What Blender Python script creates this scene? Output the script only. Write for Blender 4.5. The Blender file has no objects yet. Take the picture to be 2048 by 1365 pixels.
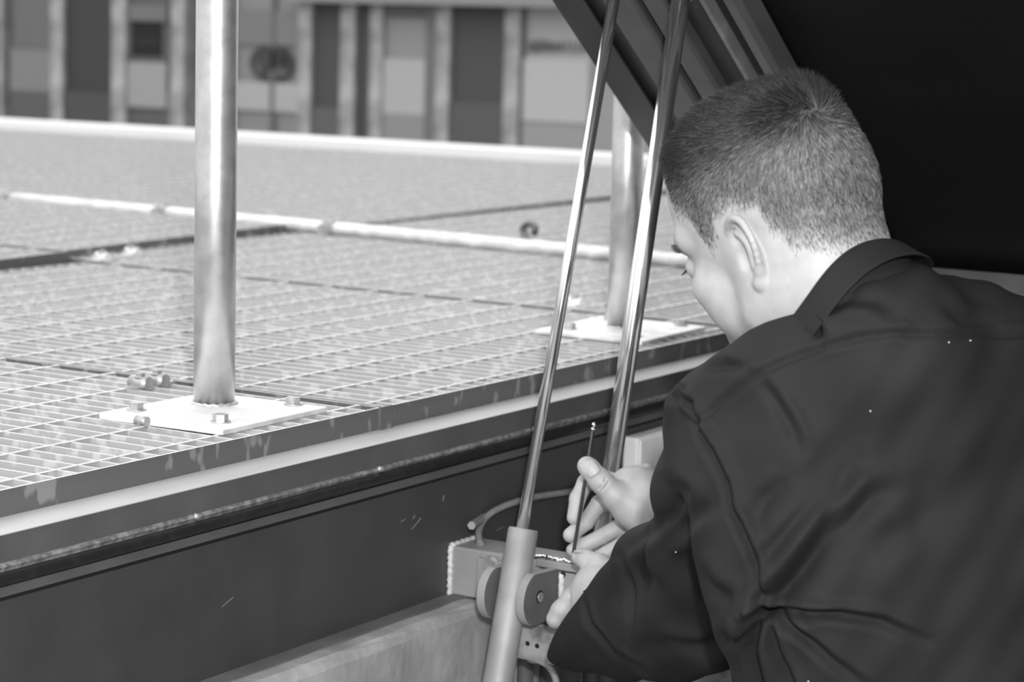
import bpy, bmesh, math, random
import numpy as np
from mathutils import Vector, Matrix

random.seed(7); rng = np.random.default_rng(11)
PI = math.pi
# ------------------------------------------------------------------ camera
FPX, CX, CY = 4620.0, 1024.0, 682.5
_A = np.array([3900 - CX, 130 - CY, FPX]); _A /= np.linalg.norm(_A)
_B = np.array([-6560 - CX, -158 - CY, FPX]); _B -= _A * (_A @ _B); _B /= np.linalg.norm(_B)
_U = np.cross(_A, _B)
RW = np.array([_A, _B, _U])                      # world = RW @ (right, down, forward)
CAM = np.array([-2.04241076, -1.64929179, 0.44800419])
def rayd(x, y): return RW @ np.array([(x - CX) / FPX, (y - CY) / FPX, 1.0])
def on(axis, x, y, v):
    r = rayd(x, y); return CAM + r * ((v - CAM[axis]) / r[axis])
def onx(x, y, v): return on(0, x, y, v)
def ony(x, y, v): return on(1, x, y, v)
def onz(x, y, v=0.0): return on(2, x, y, v)
def C3(px, py, D): return np.array([(px - CX) / FPX * D, (py - CY) / FPX * D, D])   # metres in the viewing frame
def c2w(p): return np.asarray(p) @ RW.T + CAM

scene = bpy.context.scene
col = scene.collection
cam_d = bpy.data.cameras.new('camera'); cam = bpy.data.objects.new('camera', cam_d); col.objects.link(cam)
M = Matrix(((RW[0, 0], -RW[0, 1], -RW[0, 2], CAM[0]), (RW[1, 0], -RW[1, 1], -RW[1, 2], CAM[1]),
            (RW[2, 0], -RW[2, 1], -RW[2, 2], CAM[2]), (0, 0, 0, 1)))
cam.matrix_world = M
cam_d.sensor_width = 36.0; cam_d.lens = FPX / 2048 * 36
cam_d.clip_start = 0.05; cam_d.clip_end = 200
cam_d.dof.use_dof = True; cam_d.dof.focus_distance = 2.36; cam_d.dof.aperture_fstop = 7.4
scene.camera = cam
# ------------------------------------------------------------------ world, flash, exposure
w = bpy.data.worlds.new('World'); scene.world = w; w.use_nodes = True
nt = w.node_tree; bg = nt.nodes['Background']
tc = nt.nodes.new('ShaderNodeTexCoord'); sep = nt.nodes.new('ShaderNodeSeparateXYZ')
rmp = nt.nodes.new('ShaderNodeValToRGB')
ma = nt.nodes.new('ShaderNodeMath'); ma.operation = 'MULTIPLY_ADD'; ma.inputs[1].default_value = .5; ma.inputs[2].default_value = .5
nt.links.new(tc.outputs['Generated'], sep.inputs[0]); nt.links.new(sep.outputs[2], ma.inputs[0]); nt.links.new(ma.outputs[0], rmp.inputs[0])
els = rmp.color_ramp.elements
els[0].position = .44; els[0].color = (.05, .05, .05, 1); els[1].position = 1; els[1].color = (1, 1, 1, 1)
e = els.new(.5); e.color = (.46, .46, .46, 1); e = els.new(.7); e.color = (.95, .95, .95, 1)
mr = nt.nodes.new('ShaderNodeMapRange'); mr.interpolation_type = 'SMOOTHSTEP'          # overcast light comes mostly from the open deck side (+Y)
mr.inputs[1].default_value = -.9; mr.inputs[2].default_value = .35; mr.inputs[3].default_value = .28; mr.inputs[4].default_value = 1.08
nt.links.new(sep.outputs[1], mr.inputs[0]); mm = nt.nodes.new('ShaderNodeMix'); mm.data_type = 'RGBA'; mm.blend_type = 'MULTIPLY'; mm.inputs[0].default_value = 1
nt.links.new(rmp.outputs[0], mm.inputs[6]); nt.links.new(mr.outputs[0], mm.inputs[7]); # bright strip added to the sky behind the camera, for a streak on the rods
cmb = nt.nodes.new('ShaderNodeCombineXYZ'); nrm_ = nt.nodes.new('ShaderNodeVectorMath'); nrm_.operation = 'NORMALIZE'; dt = nt.nodes.new('ShaderNodeVectorMath'); dt.operation = 'DOT_PRODUCT'
nt.links.new(sep.outputs[0], cmb.inputs[0]); nt.links.new(sep.outputs[1], cmb.inputs[1]); nt.links.new(cmb.outputs[0], nrm_.inputs[0]); nt.links.new(nrm_.outputs[0], dt.inputs[0]); dt.inputs[1].default_value = (-.848, -.530, 0)
m2 = nt.nodes.new('ShaderNodeMapRange'); m2.interpolation_type = 'SMOOTHSTEP'; m2.inputs[1].default_value = .9905; m2.inputs[2].default_value = .9965; m2.inputs[3].default_value = 0; m2.inputs[4].default_value = 2.2
nt.links.new(dt.outputs['Value'], m2.inputs[0]); ad = nt.nodes.new('ShaderNodeMix'); ad.data_type = 'RGBA'; ad.blend_type = 'ADD'; ad.inputs[0].default_value = 1
nt.links.new(mm.outputs[2], ad.inputs[6]); nt.links.new(m2.outputs[0], ad.inputs[7]); nt.links.new(ad.outputs[2], bg.inputs[0]); bg.inputs[1].default_value = .99
def area(name, loc, target, size, power):
    l = bpy.data.lights.new(name, 'AREA'); l.size = size; l.energy = power; l.shape = 'DISK'
    o = bpy.data.objects.new(name, l); col.objects.link(o); o.location = Vector(loc)
    o.rotation_euler = (Vector(target) - Vector(loc)).to_track_quat('-Z', 'Y').to_euler(); return o
FL = c2w(np.array([.08, -.22, -.02])); TG = c2w(np.array([0.05, 0.0, 2.4]))
area('camera_flash', FL, TG, .07, 25.5)
scene.view_settings.view_transform = 'Standard'; scene.view_settings.look = 'None'
scene.view_settings.gamma = 1; scene.view_settings.use_curve_mapping = False
scene.view_settings.exposure = 0.9

# ------------------------------------------------------------------ materials
def mat(name, c, rough=.5, metal=0., c2=None, nscale=30., ndetail=4., lo=.4, hi=.6, bump=0., bscale=None, bdist=.001, spec=.5,
        stretch=None, rvar=0.):
    m = bpy.data.materials.new(name); m.use_nodes = True; t = m.node_tree; b = t.nodes['Principled BSDF']
    b.inputs['Roughness'].default_value = rough; b.inputs['Metallic'].default_value = metal
    b.inputs['Specular IOR Level'].default_value = spec
    b.inputs['Base Color'].default_value = (c, c, c, 1)
    if c2 is not None or bump or rvar:
        co = t.nodes.new('ShaderNodeTexCoord'); vec = co.outputs['Object']
        if stretch:
            mp = t.nodes.new('ShaderNodeMapping'); mp.inputs['Scale'].default_value = stretch
            t.links.new(vec, mp.inputs[0]); vec = mp.outputs[0]
        n = t.nodes.new('ShaderNodeTexNoise'); n.inputs['Scale'].default_value = nscale; n.inputs['Detail'].default_value = ndetail
        t.links.new(vec, n.inputs['Vector'])
        if c2 is not None:
            r = t.nodes.new('ShaderNodeValToRGB'); r.color_ramp.elements[0].position = lo; r.color_ramp.elements[1].position = hi
            r.color_ramp.elements[0].color = (c, c, c, 1); r.color_ramp.elements[1].color = (c2, c2, c2, 1)
            t.links.new(n.outputs[0], r.inputs[0]); t.links.new(r.outputs[0], b.inputs['Base Color'])
        if rvar:
            q = t.nodes.new('ShaderNodeMath'); q.operation = 'MULTIPLY_ADD'; q.inputs[1].default_value = rvar * 2; q.inputs[2].default_value = rough - rvar
            t.links.new(n.outputs[0], q.inputs[0]); t.links.new(q.outputs[0], b.inputs['Roughness'])
        if bump:
            n2 = t.nodes.new('ShaderNodeTexNoise'); n2.inputs['Scale'].default_value = bscale or nscale; n2.inputs['Detail'].default_value = 5
            t.links.new(vec, n2.inputs['Vector'])
            bp = t.nodes.new('ShaderNodeBump'); bp.inputs['Strength'].default_value = bump; bp.inputs['Distance'].default_value = bdist
            t.links.new(n2.outputs[0], bp.inputs['Height']); t.links.new(bp.outputs[0], b.inputs['Normal'])
    return m
MT = {}
MT['galv'] = mat('galvanised_steel', .50, .42, .55, .66, 60, 3, .35, .65, rvar=.1)
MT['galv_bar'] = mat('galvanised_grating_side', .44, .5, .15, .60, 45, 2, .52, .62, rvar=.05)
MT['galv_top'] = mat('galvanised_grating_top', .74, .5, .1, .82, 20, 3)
MT['galv_band'] = mat('galvanised_spangle_band', .15, .5, .3, .30, 42, 2, .58, .64, rvar=.05, stretch=(1, 1, .5))
MT['galv_post'] = mat('galvanised_tube', .62, .38, .85, .72, 40, 5, .4, .6, rvar=.08, bump=.12, bscale=90, bdist=.0006)
MT['galv_plate'] = mat('galvanised_plate', .70, .5, .15, .88, 25, 4, .4, .6)
MT['bolt'] = mat('zinc_bolt', .42, .4, .6, .55, 80, 3)
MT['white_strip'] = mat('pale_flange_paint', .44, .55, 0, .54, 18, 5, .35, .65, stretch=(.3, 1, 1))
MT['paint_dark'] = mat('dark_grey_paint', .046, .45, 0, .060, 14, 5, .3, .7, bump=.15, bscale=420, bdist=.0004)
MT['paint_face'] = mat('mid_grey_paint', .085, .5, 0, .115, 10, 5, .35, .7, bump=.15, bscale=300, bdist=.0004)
MT['paint_worn'] = mat('worn_grey_paint', .13, .6, 0, .30, 130, 9, .40, .66, bump=.4, bscale=120, bdist=.001)
MT['paint_grey'] = mat('grey_bracket_paint', .26, .5, 0, .30, 20, 4, .4, .65, bump=.12, bscale=350, bdist=.0003)
MT['paint_lug_shaded'] = mat('shaded_lug_paint', .11, .55, 0, .13, 30, 4, bump=.12, bscale=350, bdist=.0003)
MT['weld'] = mat('weld_bead', .5, .6, 0, .68, 120, 6, .4, .6, bump=.6, bscale=200, bdist=.002)
MT['rubber'] = mat('black_rubber', .018, .36, 0, .03, 60, 5, .5, .75)
MT['black'] = mat('black_gap', .006, .9)
MT['cyl'] = mat('silver_painted_cylinder', .29, .58, .3, .35, 25, 3, .4, .6, bump=.1, bscale=500, bdist=.0003)
MT['chrome'] = mat('chromed_rod', .84, .13, .95)
MT['steel_dark'] = mat('dark_hex_steel', .16, .25, .9)
MT['steel'] = mat('bright_steel', .8, .15, 1.0)
MT['conc'] = mat('rough_concrete', .26, .85, 0, .40, 13, 10, .35, .66, bump=.7, bscale=55, bdist=.003)
MT['mortar'] = mat('smooth_mortar', .11, .8, 0, .17, 20, 7, .4, .65, bump=.4, bscale=60, bdist=.002, stretch=(.4, 1, 1))
MT['plate_dirty'] = mat('dirty_plate', .12, .6, 0, .36, 28, 8, .38, .6, bump=.3, bscale=90, bdist=.001)
MT['hose'] = mat('grey_hose', .20, .5, 0, .26, 40, 3)
MT['box'] = mat('light_box', .78, .5, 0, .84, 30, 3)
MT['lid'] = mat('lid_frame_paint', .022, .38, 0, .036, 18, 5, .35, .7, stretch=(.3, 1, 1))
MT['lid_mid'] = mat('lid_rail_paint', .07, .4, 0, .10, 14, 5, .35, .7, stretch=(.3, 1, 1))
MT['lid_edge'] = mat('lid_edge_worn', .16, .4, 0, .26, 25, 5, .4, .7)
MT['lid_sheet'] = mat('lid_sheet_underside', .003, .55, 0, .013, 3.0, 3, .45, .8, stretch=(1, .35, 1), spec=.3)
MT['ground'] = mat('paving', .26, .9, 0, .34, 5, 6)
MT['fabric'] = mat('black_twill', .0130, .75, 0, .0175, 9, 4, .35, .65, bump=.15, bscale=900, bdist=.0003, spec=.2)
MT['fabric'].node_tree.nodes['Principled BSDF'].inputs['Sheen Weight'].default_value = .0
MT['trouser'] = mat('dark_trousers', .02, .8)
MT['nail'] = mat('finger_nail', .40, .35, 0, .45, 60, 2, spec=.5)
MT['eye'] = mat('eye_white', .6, .15); MT['lash'] = mat('lash_hair', .02, .5)
def skinmat():
    m = mat('skin', .37, .5, 0, .425, 70, 5, .35, .65, bump=.18, bscale=900, bdist=.0005, spec=.4)
    t = m.node_tree; b = t.nodes['Principled BSDF']
    src = b.inputs['Base Color'].links[0].from_socket
    at = t.nodes.new('ShaderNodeAttribute'); at.attribute_name = 'scalp'
    mx = t.nodes.new('ShaderNodeMix'); mx.data_type = 'RGBA'
    t.links.new(at.outputs['Fac'], mx.inputs[0]); t.links.new(src, mx.inputs[6]); mx.inputs[7].default_value = (.05, .05, .05, 1)
    t.links.new(mx.outputs[2], b.inputs['Base Color'])
    b.inputs['Subsurface Weight'].default_value = .12; b.inputs['Subsurface Radius'].default_value = (.006, .006, .006)
    b.inputs['Subsurface Scale'].default_value = .5
    return m
MT['skin'] = skinmat()
def hairmat():
    m = bpy.data.materials.new('short_hair'); m.use_nodes = True; t = m.node_tree; b = t.nodes['Principled BSDF']
    at = t.nodes.new('ShaderNodeAttribute'); at.attribute_name = 'shade'
    r = t.nodes.new('ShaderNodeValToRGB'); r.color_ramp.elements[0].color = (.012, .012, .012, 1); r.color_ramp.elements[1].color = (.44, .44, .44, 1)
    t.links.new(at.outputs['Fac'], r.inputs[0]); t.links.new(r.outputs[0], b.inputs['Base Color'])
    b.inputs['Roughness'].default_value = .35; b.inputs['Specular IOR Level'].default_value = .6
    return m
MT['hair'] = hairmat()
def gmat(c, rough=.6):
    k = 'grey_%03d' % int(c * 1000)
    if k not in MT: MT[k] = mat('facade_' + k, c, rough)
    return MT[k]

# ------------------------------------------------------------------ object helpers
def setp(o, label=None, cat=None, group=None, kind=None):
    if label: o['label'] = label
    if cat: o['category'] = cat
    if group: o['group'] = group
    if kind: o['kind'] = kind
    return o
def empty(name, loc, label=None, cat=None, group=None):
    o = bpy.data.objects.new(name, None); col.objects.link(o); o.location = Vector([float(v) for v in loc]); o.empty_display_size = .05
    bpy.context.view_layer.update()
    return setp(o, label, cat, group)
def link(name, me, m, parent=None, loc=None):
    """mesh given in world coordinates; origin moved to the parent or loc"""
    o = bpy.data.objects.new(name, me); col.objects.link(o)
    if m is not None and not me.materials: me.materials.append(m)
    if parent is not None:
        org = Vector((0, 0, 0)); p = parent
        while p is not None: org += p.location; p = p.parent
        me.transform(Matrix.Translation(-org)); o.parent = parent
    elif loc is not None:
        loc = Vector([float(v) for v in loc]); me.transform(Matrix.Translation(-loc)); o.location = loc
    return o
def bm_obj(name, bm, m, parent=None, loc=None, smooth=False, bev=0., seg=2):
    bmesh.ops.recalc_face_normals(bm, faces=bm.faces)
    me = bpy.data.meshes.new(name); bm.to_mesh(me); bm.free()
    if smooth: me.shade_smooth()
    o = link(name, me, m, parent, loc)
    if bev:
        b = o.modifiers.new('bevel', 'BEVEL'); b.width = bev; b.segments = seg; b.limit_method = 'ANGLE'; b.angle_limit = math.radians(40)
    return o
def add_box(bm, lo, hi, rot=None, ctr=None):
    r = bmesh.ops.create_cube(bm, size=1); vs = r['verts']
    lo = Vector(lo); hi = Vector(hi); c = (lo + hi) / 2; s = hi - lo
    for v in vs: v.co = Vector((v.co.x * s.x, v.co.y * s.y, v.co.z * s.z)) + c
    if rot is not None:
        cc = Vector(ctr) if ctr is not None else c
        for v in vs: v.co = rot @ (v.co - cc) + cc
    return vs
def box(name, lo, hi, m, parent=None, loc=None, bev=0.):
    bm = bmesh.new(); add_box(bm, lo, hi); return bm_obj(name, bm, m, parent, loc, bev=bev)
def frame_of(d):
    d = Vector(d).normalized(); a = Vector((0, 0, 1)) if abs(d.z) < .9 else Vector((1, 0, 0))
    x = d.cross(a).normalized(); y = d.cross(x).normalized(); return x, y
def add_tube(bm, pts, rad, n=24, cap=True):
    pts = [Vector([float(c) for c in p]) for p in pts]; N = len(pts)
    rs = rad if hasattr(rad, '__len__') else [rad] * N
    x, y = frame_of(pts[1] - pts[0]); rings = []
    for i, p in enumerate(pts):
        t = (pts[min(i + 1, N - 1)] - pts[max(i - 1, 0)]).normalized()
        x = (x - t * x.dot(t)).normalized(); y = t.cross(x).normalized()
        rings.append([bm.verts.new(p + (x * math.cos(a) + y * math.sin(a)) * rs[i]) for a in [2 * PI * k / n for k in range(n)]])
    fs = []
    for i in range(N - 1):
        for k in range(n):
            f = bm.faces.new((rings[i][k], rings[i][(k + 1) % n], rings[i + 1][(k + 1) % n], rings[i + 1][k])); f.smooth = n > 6; fs.append(f)
    if cap:
        bm.faces.new(rings[0][::-1]); bm.faces.new(rings[-1])
    return rings
def tube(name, pts, rad, m, parent=None, loc=None, n=24, bev=0.):
    bm = bmesh.new(); add_tube(bm, pts, rad, n); return bm_obj(name, bm, m, parent, loc, bev=bev)
def add_prism(bm, pts, vec):
    """polygon pts (3d) extruded by vec"""
    a = [bm.verts.new(Vector([float(c) for c in p])) for p in pts]; v = Vector(vec)
    b = [bm.verts.new(x.co + v) for x in a]; n = len(a)
    bm.faces.new(a); bm.faces.new(b[::-1])
    for i in range(n): bm.faces.new((a[i], b[i], b[(i + 1) % n], a[(i + 1) % n]))
def catmull(pts, k=8):
    P = [np.array(p, float) for p in pts]; P = [2 * P[0] - P[1]] + P + [2 * P[-1] - P[-2]]; out = []
    for i in range(1, len(P) - 2):
        for s in range(k):
            t = s / k; a, b, c, d = P[i - 1:i + 3]
            out.append(.5 * ((2 * b) + (-a + c) * t + (2 * a - 5 * b + 4 * c - d) * t * t + (-a + 3 * b - 3 * c + d) * t ** 3))
    out.append(P[-2]); return out
def hexbolt(bm, c, r=.0085, h=.007, up=Vector((0, 0, 1)), a0=.3, washer=True):
    c = Vector(c); x, y = frame_of(up)
    if washer:
        add_tube(bm, [c, c + up * .0015], r * 1.35, 20)
    pts = [c + up * .0015 + (x * math.cos(a0 + k * PI / 3) + y * math.sin(a0 + k * PI / 3)) * r for k in range(6)]
    add_prism(bm, pts, up * h)

# ------------------------------------------------------------------ ground, platform
GZ = -1.15
g = box('floor', (-8, -8, GZ - .1), (34, 34, GZ), MT['ground']); setp(g, 'dark paved ground under the platform', None, None, 'structure')

BAR, ROD, DEP = .0305, .0945, .030
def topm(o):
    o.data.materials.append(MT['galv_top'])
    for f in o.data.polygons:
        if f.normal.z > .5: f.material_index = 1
def grating(x0, x1, y0, y1, label, skew=0., z=0., bar0=0., front_band=True):
    t = empty('floor_grating', ((x0 + x1) / 2, (y0 + y1) / 2, z), label, 'floor grating', 'galvanised grating panels of the raised deck')
    def sk(bm):
        for v in bm.verts: v.co.y += skew * (v.co.x - x0); 
        return bm
    bm = bmesh.new(); x = x0 + BAR * .5 + bar0
    while x < x1 - .004:
        add_box(bm, (x - .0016, y0, z - DEP), (x + .0016, y1, z)); x += BAR
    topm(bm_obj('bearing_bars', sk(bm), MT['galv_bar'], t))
    bm = bmesh.new(); y = math.ceil((y0 + .02) / ROD) * ROD
    while y < y1 - .01:
        add_box(bm, (x0, y - .0022, z - .008), (x1, y + .0022, z + .0004)); y += ROD
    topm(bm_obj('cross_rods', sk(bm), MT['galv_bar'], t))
    bm = bmesh.new()
    add_box(bm, (x0, y0 - .003, z - DEP), (x1, y0, z)); add_box(bm, (x0, y1, z - DEP), (x1, y1 + .003, z))
    add_box(bm, (x0 - .0015, y0 - .003, z - DEP), (x0 + .0015, y1, z)); add_box(bm, (x1 - .0015, y0 - .003, z - DEP), (x1 + .0015, y1, z))
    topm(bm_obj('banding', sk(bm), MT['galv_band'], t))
    return t
YF = -.121
grating(-1.2, .155, YF, 1.13, 'nearest grating panel, at the left front of the deck before the near post', skew=0.0)
grating(.165, 1.135, YF, 1.20, 'grating panel between the two posts along the deck edge', bar0=.006)
grating(1.145, 1.985, YF, 1.30, 'grating panel behind the second post, in front of the long tube')
grating(-1.2, 1.135, 1.06, 3.2, 'far left grating panel, behind the dark step line and left of the near post', skew=.088, z=.014)
grating(1.145, 1.985, 1.28, 3.2, 'narrow grating panel between the dark step line and the long tube', skew=.088, z=.014)
grating(2.03, 5.02, YF, 1.30, 'large grating panel beyond the long tube, on its right side')
grating(2.03, 5.02, 1.335, 6.2, 'large grating panel beyond the long tube, on its left side', skew=.04)
# deck substructure: joists
for i, (a, b) in enumerate((((-1.2, .06, -.13), (5.05, .10, -.034)), ((-1.2, 1.18, -.13), (5.05, 1.24, -.034)), ((-1.2, 3.0, -.13), (5.05, 3.06, -.034)), ((-1.2, 5.6, -.13), (5.05, 5.66, -.034)))):
    o = box('trim_%d' % (i + 10), a, b, MT['paint_dark']); setp(o, kind='structure')
# far kerb beam
t = empty('kerb_beam', (5.1, 3, 0), 'bright white kerb beam along the far edge of the deck before the shop front', 'beam')
p0 = onz(0, 240, .03); p1 = onz(1213, 310, .03)
d = (p1 - p0) / (p0[1] - p1[1]); a = p0 - d * 1.2; b = p1 + d * 2.2
bm = bmesh.new(); pr = [(-.06, -.06), (.06, -.06), (.06, .03), (.052, .036), (-.052, .036), (-.06, .03)]
add_prism(bm, [Vector((a[0] + u, a[1], q)) for u, q in pr], Vector((b[0] - a[0], b[1] - a[1], 0)))
MT['white'] = mat('white_paint', .82, .5); bm_obj('beam', bm, MT['white'], t)
# long tube across the deck
t = empty('guard_tube', (2.0, 1.5, 0), 'long pale tube clamped flat across the middle of the grating deck', 'tube')
p0 = onz(0, 394, .014); p1 = onz(1340, 519, .014); d = (p1 - p0) / (p0[1] - p1[1])
a = p0 - d * .5; b = p1 + d * .75
tube('tube', [a, b], .013, MT['galv_plate'], t)
for px in (15, 325, 660):
    y = p0[1] + (p1[1] - p0[1]) * px / 1340.; q = onz(px, 394 + px * .094, .014)
    bm = bmesh.new(); c = Vector(q); c.z = 0
    add_box(bm, c + Vector((-.028, -.012, 0)), c + Vector((-.012, .012, .022))); add_tube(bm, [c + Vector((0, -.011, .014)), c + Vector((0, .011, .014))], .017, 20)
    add_tube(bm, [c + Vector((-.021, 0, .01)), c + Vector((-.021, 0, .034))], .007, 8)
    bm_obj('clamp', bm, MT['bolt'], t)
def clip(px, py, dark=False, label='', s=1.):
    q = Vector(onz(px, py, .0)); t = empty('grating_clip', q, label, 'clip')
    bm = bmesh.new(); add_tube(bm, [q + Vector((0, -.014 * s, .006 * s)), q + Vector((0, .014 * s, .006 * s))], .0085 * s, 16)
    add_box(bm, q + Vector((-.018 * s, -.011 * s, 0)), q + Vector((.018 * s, .011 * s, .003 * s)))
    bm_obj('saddle', bm, MT['bolt'] if dark else MT['galv_plate'], t)
    bm = bmesh.new(); hexbolt(bm, q + Vector((0, 0, .013 * s)), .006 * s, .004 * s); bm_obj('screw', bm, MT['bolt'], t)
clip(281, 776, True, 'left of the two pale saddle clips on the grating behind the near post foot')
clip(314, 770, True, 'right of the two pale saddle clips on the grating behind the near post foot')
clip(1448, 622, False, 'blurred saddle clip on the grating behind the bolt of the second post')
clip(1150, 612, False, 'blurred saddle clip on the grating left of the second post')
clip(205, 520, False, 'blurred pale clip beside the dark step line at left')
clip(265, 510, False, 'blurred pale clip on the grating between the near post and the step line')
# dark hook standing by the tube
q = Vector(onz(1052, 487, 0)); t = empty('lifting_hook', q, 'small dark hook standing upright on the deck beside the long tube', 'hook')
pts = [q + RWv for RWv in [Vector((0, 0, 0)), Vector((0, .004, .02)), Vector((0, .008, .032)), Vector((0, -.006, .042)), Vector((0, -.022, .034)), Vector((0, -.018, .020))]]
tube('hook', catmull(pts, 5), .007, MT['steel_dark'], t, n=12); bm = bmesh.new(); hexbolt(bm, q, .012, .008); bm_obj('foot', bm, MT['steel_dark'], t)
# joint cleat where the two panels meet on the front band
bm = bmesh.new(); add_box(bm, (.150, YF - .0065, -.031), (.176, YF - .003, .001)); o = bm_obj('joint_cleat', bm, MT['galv_band'], loc=(.163, YF, -.03)); setp(o, 'spangled steel cleat on the deck edge where two grating panels meet', 'cleat')

# ------------------------------------------------------------------ posts
def post(base, foot, corners, label, r, top, lean=(0, 0)):
    t = empty('guard_post', (base[0], base[1], 0), label, 'post', 'galvanised guard posts on the deck edge')
    bm = bmesh.new(); N = 48
    add_tube(bm, [Vector((base[0] + lean[0] * h, base[1] + lean[1] * h, .006 + h)) for h in (0, .25, .6, top)], r, N)
    bm_obj('tube', bm, MT['galv_post'], t)
    bm = bmesh.new(); add_prism(bm, [Vector((c[0], c[1], .0005)) for c in corners], Vector((0, 0, .006)))
    bm_obj('base_plate', bm, MT['galv_plate'], t, bev=.001)
    bm = bmesh.new(); R0 = []
    for i in range(65):
        a = 2 * PI * i / 64; rr = r + .0012 + .0008 * math.sin(a * 13) + .0005 * math.sin(a * 29)
        R0.append(Vector((base[0] + math.cos(a) * rr, base[1] + math.sin(a) * rr, .0075 + .0006 * math.sin(a * 17))))
    add_tube(bm, R0, .0022, 8, cap=False); bm_obj('weld', bm, MT['galv'], t)
    for b in foot:
        bm = bmesh.new(); hexbolt(bm, (b[0], b[1], .0065), .0085, .0075, a0=random.random()); bm_obj('bolt', bm, MT['bolt'], t)
    return t
def rotc(c, hx, hy, a): return [(c[0] + x * math.cos(a) - y * math.sin(a), c[1] + x * math.sin(a) + y * math.cos(a)) for x, y in ((-hx, -hy), (hx, -hy), (hx, hy), (-hx, hy))]
# near post
b1 = onz(428, 808, .006)
pc = onz(446, 862, .006)[:2]; pl = onz(198, 829, .006)[:2]; prr = onz(655, 815, .006)[:2]
back = pl + prr - pc
post(b1, [onz(273, 819, .0075), onz(587, 808, .0075), onz(441, 843, .0075), tuple(back * .82 + pc * .18)], [pc, prr, back, pl],
     'nearer of the two galvanised tube posts, bolted on a square base plate', .0239, 1.3, lean=(.012, .012))
q = Vector(onz(288, 845, .007)); t = empty('plate_clip', q, 'small rolled steel clip gripping the left rim of the near post base plate', 'clip')
tube('roll', [q + Vector((-.004, -.008, .002)), q + Vector((-.004, .007, .002))], .0055, MT['bolt'], t, n=16)
b2 = onz(1245, 655, .006)
pc2 = onz(1284, 684, .006)[:2]; pl2 = onz(1070, 660, .006)[:2]; pr2 = onz(1412, 654, .006)[:2]; bk2 = pl2 + pr2 - pc2
post(b2, [onz(1362, 650, .0075), tuple(pl2 * .8 + pr2 * .2), tuple(pc2 * .82 + bk2 * .18), tuple(bk2 * .82 + pc2 * .18)], [pc2, pr2, bk2, pl2],
     'farther galvanised tube post on a square base plate behind the two rods', .0232, 1.3, lean=(.006, .008))

# ------------------------------------------------------------------ front frame: flange, web, gasket, panel
X0, X1 = -1.4, 1.25; YP = -.172
t = empty('edge_beam', (0, YP, -.05), 'grey painted steel beam with pale top flange and flat dark side below the deck', 'beam')
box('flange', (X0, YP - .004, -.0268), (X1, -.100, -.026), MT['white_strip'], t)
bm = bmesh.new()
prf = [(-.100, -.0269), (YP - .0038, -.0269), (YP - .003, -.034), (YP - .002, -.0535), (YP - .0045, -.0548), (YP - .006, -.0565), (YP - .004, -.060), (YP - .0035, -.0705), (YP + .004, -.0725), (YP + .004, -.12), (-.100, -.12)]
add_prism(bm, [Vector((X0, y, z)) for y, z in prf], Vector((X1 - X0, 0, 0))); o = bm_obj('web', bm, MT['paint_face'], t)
o.data.materials.append(MT['paint_worn'])
for f in o.data.polygons:
    c = f.center + Vector((0, YP, -.05)); 
    if -.0725 < c.z < -.0537 and abs(f.normal.x) < .5 and c.y < YP + .001: f.material_index = 1
# rubber gasket
g0 = ony(0, 1157, YP - .010); g1 = ony(700, 981, YP - .010); gz = (g0[2] + g1[2]) / 2
bm = bmesh.new(); pts = [Vector((x, YP - .0065 + .0006 * math.sin(x * 9), gz + .0007 * math.sin(x * 5 + 1))) for x in np.linspace(X0, X1, 60)]
add_tube(bm, pts, .0064, 20); o = bm_obj('gasket_seal', bm, MT['rubber'], loc=(0, YP, gz)); setp(o, 'long black rubber seal running along the channel under the pale flange', 'seal')
# lip below gasket then groove and panel
box('lip', (X0, YP - .003, -.0853), (X1, YP + .006, -.076), MT['paint_face'], t)
box('groove', (X0, YP + .001, -.0897), (X1, YP + .011, -.0854), MT['black'], t)  # black bar filling the gap, its shade put into the colour
SIDE = t
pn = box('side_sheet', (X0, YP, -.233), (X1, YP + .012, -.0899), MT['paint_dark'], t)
def scratch(px, py, l, ang, parent, wd=.0008, Y=YP):
    q = ony(px, py, Y - .0003); bm = bmesh.new(); a = Vector(q); dv = Vector((math.cos(ang), 0, math.sin(ang)))
    add_box(bm, a - Vector((l / 2, .0002, wd / 2)), a + Vector((l / 2, .0002, wd / 2)), Matrix.Rotation(-ang, 3, 'Y'))
    bm_obj('scratch', bm, MT['paint_grey'], parent)
for px, py, l, an in ((833, 1048, .022, .5), (806, 1042, .010, .2), (828, 1035, .006, .8), (887, 997, .007, 1.3), (1000, 1058, .014, .1), (455, 1205, .02, .35)): scratch(px, py, l, an, t, .0006)
for px, py in ((390, 1033), (757, 938), (1066, 858)):
    q = Vector(ony(px, py, YP - .0035)); bm = bmesh.new(); add_tube(bm, [q, q + Vector((0, -.004, 0))], [.0042, .003], 14); add_tube(bm, [q + Vector((0, -.004, 0)), q + Vector((0, -.006, 0))], .0022, 6)
    o = bm_obj('rivet', bm, MT['bolt'], loc=q)
    setp(o, {390: 'small rivet above the seal, leftmost along the channel', 757: 'small rivet above the seal, middle one along the channel', 1066: 'small rivet above the seal beside the thin chrome rod'}[px], 'rivet', 'rivets on the channel')
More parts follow.
